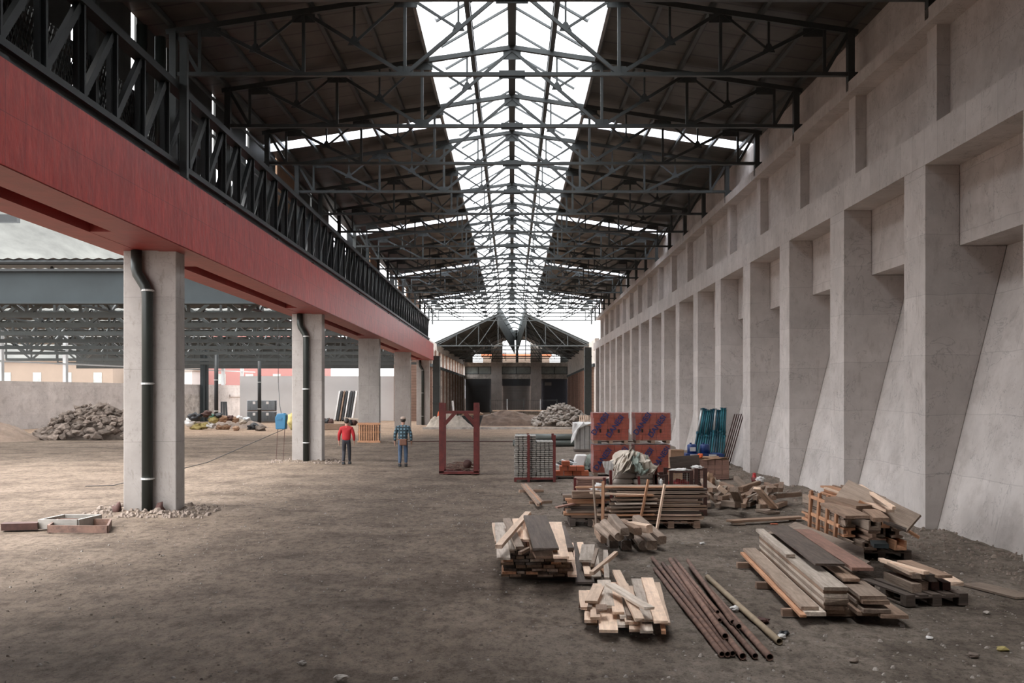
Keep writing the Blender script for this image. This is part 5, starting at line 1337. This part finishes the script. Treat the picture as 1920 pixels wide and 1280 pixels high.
# wrapped grey block pallets far left
for i, (px0, px1, yb, yt, w_) in enumerate(((463, 486, 793, 773, 'lower left'), (463, 486, 773, 750, 'upper left'), (488, 514, 793, 771, 'lower right'), (488, 514, 771, 749.5, 'upper right'))):
    y = 104.0; k_ = y/F; x0, x1 = (px0-CX)*k_, (px1-CX)*k_; z0 = 0 if i % 2 == 0 else 1.10; 
    r = empty('block_pallet', ((x0+x1)/2, y, z0), 'film-wrapped pallet of blue-grey blocks in the far left hall, %s' % w_, 'pallet', 'wrapped block pallets')
    MB().box(x0, x1, y, y+1, z0, z0+.12).build('pallet_base', M['w_dark'], r)
    q = MB()
    for a in range(4):
        for b2 in range(4): q.box(x0+a*(x1-x0)/4+.01, x0+(a+1)*(x1-x0)/4-.01, y, y+1, z0+.13+b2*.23, z0+.35+b2*.23)
    q.build('blocks', M['steel_teal'], r)
    MB().box(x0-.03, x1+.03, y-.03, y+1.03, z0+.12, z0+1.08).build('plastic_film', M['film'], r)
    MB().box(x0+.55, x0+.8, y-.06, y-.04, z0+.7, z0+.95).build('paper_label', M['white_pl'], r)
# dark panels leaning left of white wall, near column
for i in range(3):
    MB().bar(((415+5*i-CX)*108/F, 108, 0), ((412+4*i-CX)*108/F, 108.6, 2.0), .2, .1).build('dark_board', M['black_pl'], label='dark board leaning at the rear left wall, %s from the left' % ORD[i], cat='board')
# leaning door leaves in front of the white wall
for i in range(8):
    y = 110.0; k_ = y/F; xb = (628+i*4.6-CX)*k_; mt = ['white_pl', 'black_pl', 'w_brown', 'black_pl', 'white_pl', 'black_pl', 'black_pl', 'white_pl'][i]
    MB().bar((xb, y, .05), (xb+.35, y+.9, 3.05), .6, .17 if i % 2 else .12, up=(1, 0, 0)).build('leaning_panel', M[mt], label='tall %s panel leaning against the white far wall, %s from the left' % ({'white_pl': 'white-edged', 'black_pl': 'dark', 'w_brown': 'brown'}[mt], ORD[i]), cat='panel', group='tall panels on the white far wall')
for i in range(5):
    p = G(606+i*7+(30 if i > 2 else 0), 797); blob('dark_scrap', (p.x, p.y, .25), (.26, .3, .35), 'black_pl' if i % 2 else 'rust_dk', i, .4, 2, 2, label='dark scrap on the floor before the white far wall, %s from the left' % ORD[i], cat='scrap')
board('panel', PX(645, 782, 82.6), PX(672, 785, 82.6), .5, .12, 'w_white', 'pale tilted board on the timber platform near the third column', 'board'); MB().box(-12.9, -12.7, 82.4, 82.8, .45, .8).build('prop_block', M['w_dark'], label='dark block under the pale tilted board', cat='block')
q = MB(); q.box(-16.2, -12.6, 82, 83.2, 0, .45); q.build('timber_platform', M['w_brown'], label='long low timber platform before the white far wall', cat='platform')
# slatted pallet leaning on third column
r = empty('slatted_pallet', (-8.05, 59.0, 0), 'orange-brown slatted pallet standing on edge against the third column', 'pallet')
y = 59.1; xa = (670-CX)*y/F; xb = (712.5-CX)*y/F
for i in range(9):
    x = xa+.06+(xb-xa-.22)*i/8; MB().box(x, x+.09, y-.02, y+.02, .05, 1.05).build('slat', M['w_orange'], r)
MB().box(xa+.03, xb-.03, y+.055, y+.075, .04, 1.06).build('gap_shade', M['w_dark'], r)  # dark sheet standing in for the shade between the slats
for z in (.02, .55, 1.02): MB().box(xa, xb, y+.02, y+.05, z, z+.09).build('rail', M['w_orange'], r)
for z in (.0, 1.0): MB().box(xa, xb, y-.04, y-.02, z, z+.12).build('edge_board', M['w_orange'], r)
# blue crate beside column 2 on a thin stand, cables
r = empty('blue_box', (-9.0, 42.2, 0), 'bright blue plastic box on thin legs beside the second column', 'box')
y = 42.2; xa = (516-CX)*y/F; xb = (534-CX)*y/F
q = MB(); q.prism([(xa, 1.28), (xb, 1.28), (xb+.03, 1.85), (xb-.06, 1.92), (xa+.07, 1.90), (xa-.02, 1.75)], y, y+.4); q.build('shell', M['box_blue'], r, bevel=.03)
MB().box(xa+.06, xb-.12, y-.02, y+.01, 1.66, 1.74).build('handle', M['box_blue'], r)
for x in (xa+.05, xb-.05): MB().bar((x-.04, y+.05, 0), (x, y+.2, 1.3), .02).build('leg', M['rust_dk'], r)
blob('brown_bag', (-8.73, 42.2, 1.62), (.15, .2, .30), 'yellow', 3, .2, label='brown bag hanging between the blue box and the second column', cat='bag')
MB().tube([(xb, 42.2, 1.3), (-10.3, 36, .35), (-11.5, 30.8, .02), (-12.2, 30.5, .02)], .012, 6).build('cable', M['black_pl'], label='thin cable running from the blue box down across the floor', cat='cable')
MB().tube([((522-CX)*52/F, 51.85, 6.1), ((521.5-CX)*50/F, 50, 3.2), ((524-CX)*45/F, 45, 2.2), ((527-CX)*42.4/F, 42.4, 1.9)], .015, 6).build('hanging_cable', M['black_pl'], label='thin cable hanging from the left roof above the blue box', cat='cable')
# manhole frames on the floor, left foreground
r = empty('manhole_surround', (-8.6, 21.5, 0), 'rusty shallow steel frame lying on the floor at the lower left', 'frame')
a, b_ = G(90, 998), G(201, 999)
for (p0, p1) in ((a, b_), (b_, b_+Vector((-.35, 1.1, 0))), (b_+Vector((-.35, 1.1, 0)), a+Vector((-.3, 1.15, 0))), (a+Vector((-.3, 1.15, 0)), a)):
    q = MB(); q.bar(p0+Vector((0, 0, .07)), p1+Vector((0, 0, .07)), .04, .14); q.build('side', M['rust'], r)
r = empty('white_surround', (-9.6, 22.1, 0), 'white square frame lying beside the rusty one', 'frame')
c4 = [G(73, 992), G(90, 992), G(139, 978, .1), G(92, 978, .1)]
c4[1] = c4[0]+Vector((.75, 0, 0)); c4[2] = c4[1]+Vector((.1, .9, 0)); c4[3] = c4[0]+Vector((.1, .9, 0))
for i in range(4):
    p0 = Vector(c4[i]); p1 = Vector(c4[(i+1) % 4]); p0.z = p1.z = .10; MB().bar(p0, p1, .06, .18).build('side', M['alu'], r)
a, b_ = G(4, 994), G(72, 992)
board('dark_plank', a+Vector((0, 0, .14)), b_+Vector((0, 0, .14)), .3, .13, 'rust_dk', 'dark low rusty beam on the floor at the left picture edge', 'beam')
# rust-bitten feet and rubble at columns
for i, (px, py) in enumerate(((238, 958), (334, 952))):
    p = G(px, py); blob('rusty_stub', (p.x, 23.45, .10), (.10, .08, .16), 'rust_dk', i, .4, 2, 2, label='rusty metal stub at the %s foot of the nearest column' % ('left' if i == 0 else 'right'), cat='stub')
def pebbles(name, cnt, box_, s0, s1, mts, lab, seed, kind='stuff'):
    rr_ = random.Random(seed); bm0 = []
    for k_ in range(len(mts)):
        q = MB()
        for i in range(cnt):
            x = rr_.uniform(box_[0], box_[1]); y = box_[2]+(box_[3]-box_[2])*rr_.random()**1.3
            s = rr_.uniform(s0, s1)*(.6+.8*rr_.random()**3); z = gz(x, y)-.01
            pr = [Vector((rr_.uniform(.7, 1.2)*s*math.cos(t_*math.pi*.4)+x, rr_.uniform(.7, 1.2)*s*math.sin(t_*math.pi*.4)+y, z)) for t_ in range(5)]
            top = [p.lerp(Vector((x, y, z)), .45)+Vector((0, 0, s*rr_.uniform(.5, .9))) for p in pr]
            q.add(pr+top, [(5, 6, 7, 8, 9)]+[(t_, (t_+1) % 5, 5+(t_+1) % 5, 5+t_) for t_ in range(5)])
        q.build(name, M[mts[k_]], label=lab, cat='gravel', kind=kind)
pebbles('gravel', 2600, (-8, 8, 8.7, 32), .006, .022, ['rock', 'rock_brown'], 'small stones and crumbs scattered over the earth floor', 3)
pebbles('gravel', 900, (1.0, 8.2, 9.5, 30), .008, .03, ['rock'], 'denser crumbs and chips on the floor around the timber piles', 13)
pebbles('column_rubble', 420, (-9.3, -6.6, 22.7, 24.6), .02, .075, ['rock_brown'], 'broken earth lumps round the foot of the nearest column', 5)
pebbles('column_rubble', 240, (-9.6, -6.6, 40.9, 42.8), .02, .07, ['rock_brown'], 'broken earth lumps round the foot of the second column', 6)
pebbles('wall_rubble', 1300, (7.0, 8.3, 14, 40), .015, .05, ['rock_brown'], 'earth crumbs along the foot of the right wall', 7)
for i, (px, py, s, mt, wd) in enumerate(((566, 1245, .045, 'rock', 'grey stone alone in the left foreground'), (640, 1275, .07, 'rock', 'flat stone at the bottom picture edge'), (1378, 1143, .06, 'white_pl', 'white paper scrap between pipes and plank stack'),
      (1465, 1195, .05, 'white_pl', 'white rag at the mouth of the pale pipe'), (1742, 1198, .04, 'white_pl', 'white paper scrap at the lower right'), (1600, 1241, .05, 'rock_brown', 'dark clod of plants at the lower right'),
      (1825, 1232, .06, 'rock_brown', 'mossy brown clod near the lower right corner'), (1880, 1220, .06, 'yellow', 'yellowish dry weed at the lower right corner'), (1317, 1020, .05, 'white_pl', 'white crumb behind the plank stack'), (1430, 1168, .08, 'rust_dk', 'dark half-ring scrap between pipes and planks'),
      (1012, 903+9, .05, 'rock', 'small stone by the panel rack'), (1850, 1150, .04, 'rock', 'grey stone right of the small pallet'), (1470, 1190, .06, 'black_pl', 'black scrap under the pale pipe mouth'))):
    p = G(px, py); blob('stone' if 'rock' in mt else 'scrap', (p.x, p.y, s*.35), (s, s*.8, s*.5), mt, i+3, .3, 2, 2, label=wd, cat='stone' if 'rock' in mt else 'scrap', smooth=False)
# ================================================================== far centre objects
MB().box(-7, 7.4, 83.5, 84.0, -.05, .16).build('curb', M['old_conc'], label='low concrete curb crossing the far floor', cat='curb')
MB().box(-7, 7.0, 60.5, 60.8, -.06, .03).build('floor_rail', M['rust_dk'], label='thin dark rail set across the floor behind the walkers', cat='rail')
p = G(822, 797); r = empty('traffic_cone', (p.x, 93, 0), 'orange cone beside the dark steel column at the far left', 'cone')
x = (822-CX)*93/F
q = MB(); q.tube([(x, 93, .6), (x, 93, 1.25)], [.22, .04], 12); q.build('cone', M['orange'], r, smooth=True)
MB().box(x-.3, x+.3, 92.7, 93.3, 0, .6).build('footing', M['steel'], r)
o = heap('tarp_mound', -5.0, 84.8, 2.0, 1.1, 1.15, 'cloth', 'beige tarp-covered mound at the far left of the hall', seed=15, amp=.5, kind=None, cat='tarp')
r = empty('skip', (-3.4, 88, 0), 'dark low skip filled with scrap behind the maroon frame', 'skip')
q = MB(); q.prism([(-4.4, 1.0), (-2.4, 1.0), (-2.7, 0), (-4.1, 0)], 87.2, 89); q.build('tub', M['steel_blk'], r)
blob('contents', (-3.4, 88, 1.0), (.9, .6, .3), 'card', 3, .4, parent=r)
MB().bar(((853-CX)*90/F, 90, 0), ((848-CX)*90/F, 90, 2.2), .16).build('white_post', M['white_pl'], label='pale leaning plank behind the maroon frame', cat='plank')
r = empty('site_fence', (1, 99.5, 0), 'thin grey mesh fence before the end doors', 'fence')
q = MB()
for i in range(5):
    x = -2.0+i*1.55; MB().box(x-.04, x+.04, 99.4, 99.48, 0, 2.3).build('post', M['galv' if i % 2 else 'steel'], r)
x = -2.0
while x < 4.2: q.bar((x, 99.5, .2), (x, 99.5, 2.2), .012); x += .22
for z in (.2, 1.2, 2.2): q.bar((-2.0, 99.5, z), (4.2, 99.5, z), .03)
q.build('wire_mesh', M['steel_roof'], r)
MB().box(-1.8, 3.9, 99.3, 99.4, 1.16, 1.30).build('barrier_plank', M['w_pale'], label='pale barrier plank before the end wall', cat='plank')
TP = empty('tipped_pallet', (5.3, 78, .6), 'pallet of pale slats tipped below the rubble by the right wall', 'pallet')
for i in range(7):
    x = (1086+i*3.4-CX)*78/F
    MB().bar((x, 78, .6), (x+.05, 78.2, 1.18), .07, .03).build('slat', M['w_pale'], TP)
MB().box(4.8, 5.9, 77.9, 78.7, 0, .6).build('pallet_stack', M['w_brown'], label='brown stack under the tipped pale slats by the right wall', cat='pallet')
# ================================================================== people
def skin_obj(name, pts, edges, mt, root=0, parent=None, sub=1):
    me = bpy.data.meshes.new(name); off = parent_world(parent) if parent else Vector((0, 0, 0))
    me.from_pydata([Vector(p[:3])-off for p in pts], edges, []); me.materials.append(M[mt])
    o = bpy.data.objects.new(name, me); COL.objects.link(o)
    md = o.modifiers.new('skin', 'SKIN'); md.use_smooth_shade = True
    for i, v in enumerate(me.skin_vertices[0].data):
        rr_ = pts[i][3]; v.radius = (rr_, pts[i][4] if len(pts[i]) > 4 else rr_); v.use_root = (i == root)
    o.modifiers.new('sub', 'SUBSURF').levels = sub; o.modifiers[-1].render_levels = sub+1
    if parent: o.parent = parent
    return o
def person(px, py, hgt, lab, top, bot, step, cap, extra):
    g_ = G(px, py); k_ = hgt/1.78; X, Y = g_.x, g_.y
    r = empty('person', (X, Y, 0), lab, 'person')
    def q(x, y, z, a, b2=None): return (X+x*k_, Y+y*k_, z*k_, a*k_) + ((b2*k_,) if b2 else ())
    s = step
    pts = [q(0, 0, .96, .12, .085), q(0, 0, 1.12, .14, .10), q(0, .02, 1.30, .17, .11), q(0, .02, 1.42, .15, .09), q(0, .03, 1.50, .058), q(0, .05, 1.57, .062),
           # legs
           q(-.09, 0, .90, .085), q(-.11, .10*s, .50, .060), q(-.11, -.02*s-.05, .09, .042), q(-.11, .12-.02*s, .04, .035),
           q(.09, 0, .90, .085), q(.10, .12, .50, .060), q(.10, .16*s, .09, .042), q(.10, .30*s, .04, .035),
           # arms
           q(-.20, .02, 1.42, .062), q(-.29, 0, 1.14, .045), q(-.31, .10, .90, .034), q(-.31, .12, .84, .030, .018),
           q(.20, .02, 1.42, .062), q(.29, -.02, 1.14, .045), q(.30, .08, .90, .034), q(.30, .10, .84, .030, .018),
           # head
           q(0, .06, 1.66, .085, .098), q(0, .06, 1.74, .062, .075)]
    ed = [(0, 1), (1, 2), (2, 3), (3, 4), (4, 5), (0, 6), (6, 7), (7, 8), (8, 9), (0, 10), (10, 11), (11, 12), (12, 13), (3, 14), (14, 15), (15, 16), (16, 17), (3, 18), (18, 19), (19, 20), (20, 21), (5, 22), (22, 23)]
    for s2, w_ in ((-1, 17), (1, 21)):
        bx_, by_, bz_ = pts[w_][:3]
        for f_ in range(4):
            i0 = len(pts); dy = (-.027+.018*f_)*k_; L_ = (.075, .085, .08, .062)[f_]*k_
            pts.append((bx_, by_+dy, bz_-.045*k_, .009*k_)); pts.append((bx_-s2*.006, by_+dy+.004, bz_-.045*k_-L_*.5, .0085*k_)); pts.append((bx_-s2*.022, by_+dy+.008, bz_-.045*k_-L_, .007*k_))
            ed += [(w_, i0), (i0, i0+1), (i0+1, i0+2)]
        i0 = len(pts); pts.append((bx_-s2*.012, by_+.035*k_, bz_-.02*k_, .011*k_)); pts.append((bx_-s2*.02, by_+.05*k_, bz_-.065*k_, .009*k_)); ed += [(w_, i0), (i0, i0+1)]
    skin_obj('body', pts, ed, 'skin', 0, r)
    # clothes (slightly larger shells)
    sh = [q(0, 0, .88, .195, .14), q(0, 0, 1.10, .185, .13), q(0, .02, 1.30, .205, .14), q(0, .02, 1.44, .165, .11), q(0, .03, 1.52, .075),
          q(-.20, .02, 1.41, .085), q(-.29, 0, 1.16, .070), q(.20, .02, 1.41, .085), q(.29, -.02, 1.16, .070)]
    se = [(0, 1), (1, 2), (2, 3), (3, 4), (3, 5), (5, 6), (3, 7), (7, 8)]
    i0 = len(sh); sh += [q(-.305, .09, .92, .048), q(.298, .07, .92, .048)]; se += [(6, i0), (8, i0+1)]
    skin_obj('shirt', sh, se, top, 0, r)
    tr = [q(0, 0, 1.04, .150, .112), q(0, 0, .96, .165, .12), q(-.09, 0, .88, .10), q(-.11, .10*s, .50, .078), q(-.11, -.02*s-.05, .10, .060), q(.09, 0, .88, .10), q(.10, .12, .50, .078), q(.10, .16*s, .10, .060)]
    skin_obj('trousers', tr, [(0, 1), (1, 2), (2, 3), (3, 4), (1, 5), (5, 6), (6, 7)], bot, 0, r)
    for (x, y) in ((-.11, -.05-.02*s), (.10, .16*s)):
        qb = MB(); c0 = Vector((X+x*k_, Y+y*k_, 0)); qb.prism([(c0.y-.09, 0), (c0.y+.20, 0), (c0.y+.19, .06), (c0.y+.05, .11), (c0.y-.08, .11)], c0.x-.05, c0.x+.05, 'x')
        qb.build('shoe', M['black_pl'], r, bevel=.015)
    # face details on the far side (looks away), ears, hair or cap
    hx_, hy_, hz_ = X, Y+.06*k_, 1.665*k_
    for s2 in (-1, 1):
        blob('ear', (hx_+s2*.088, hy_, hz_), (.012, .025, .035), 'skin', 1, .05, 1, 1, parent=r)
        blob('eye', (hx_+s2*.032, hy_+.092, hz_+.01), (.013, .008, .008), 'white_pl', 1, 0, 1, 1, parent=r)
    blob('nose', (hx_, hy_+.105, hz_-.02), (.014, .02, .026), 'skin', 1, .05, 1, 1, parent=r)
    blob('mouth', (hx_, hy_+.092, hz_-.062), (.026, .008, .007), 'red_pl', 1, .05, 1, 1, parent=r)
    blob('hair', (hx_, hy_-.014, hz_+.038), (.100, .106, .112), 'hair', 2, .05, 2, 3, parent=r)
    if cap:
        blob('cap', (hx_, hy_-.004, hz_+.085), (.106, .114, .078), 'cap', 2, .02, 2, 3, parent=r)
    if extra:
        qb = MB(); cx2 = X+.03; qb.box(cx2-.14, cx2+.13, Y-.24, Y-.15, .78, 1.02); qb.build('hip_bag', M['leather'], r, bevel=.03)
        qb = MB(); qb.tube([(X+.19*math.cos(t_*math.pi/8), Y+.145*math.sin(t_*math.pi/8), 1.0) for t_ in range(17)], .016, 6); qb.build('belt', M['leather'], r)
    return r
person(649, 870, 1.72, 'person in a red shirt and dark trousers walking away near the third column', 'shirt_red', 'dark_cloth', 1.0, False, False)
person(755, 874, 1.80, 'person in blue plaid shirt and jeans walking away, brown bag at the hip', 'plaid', 'jeans', .6, True, True)
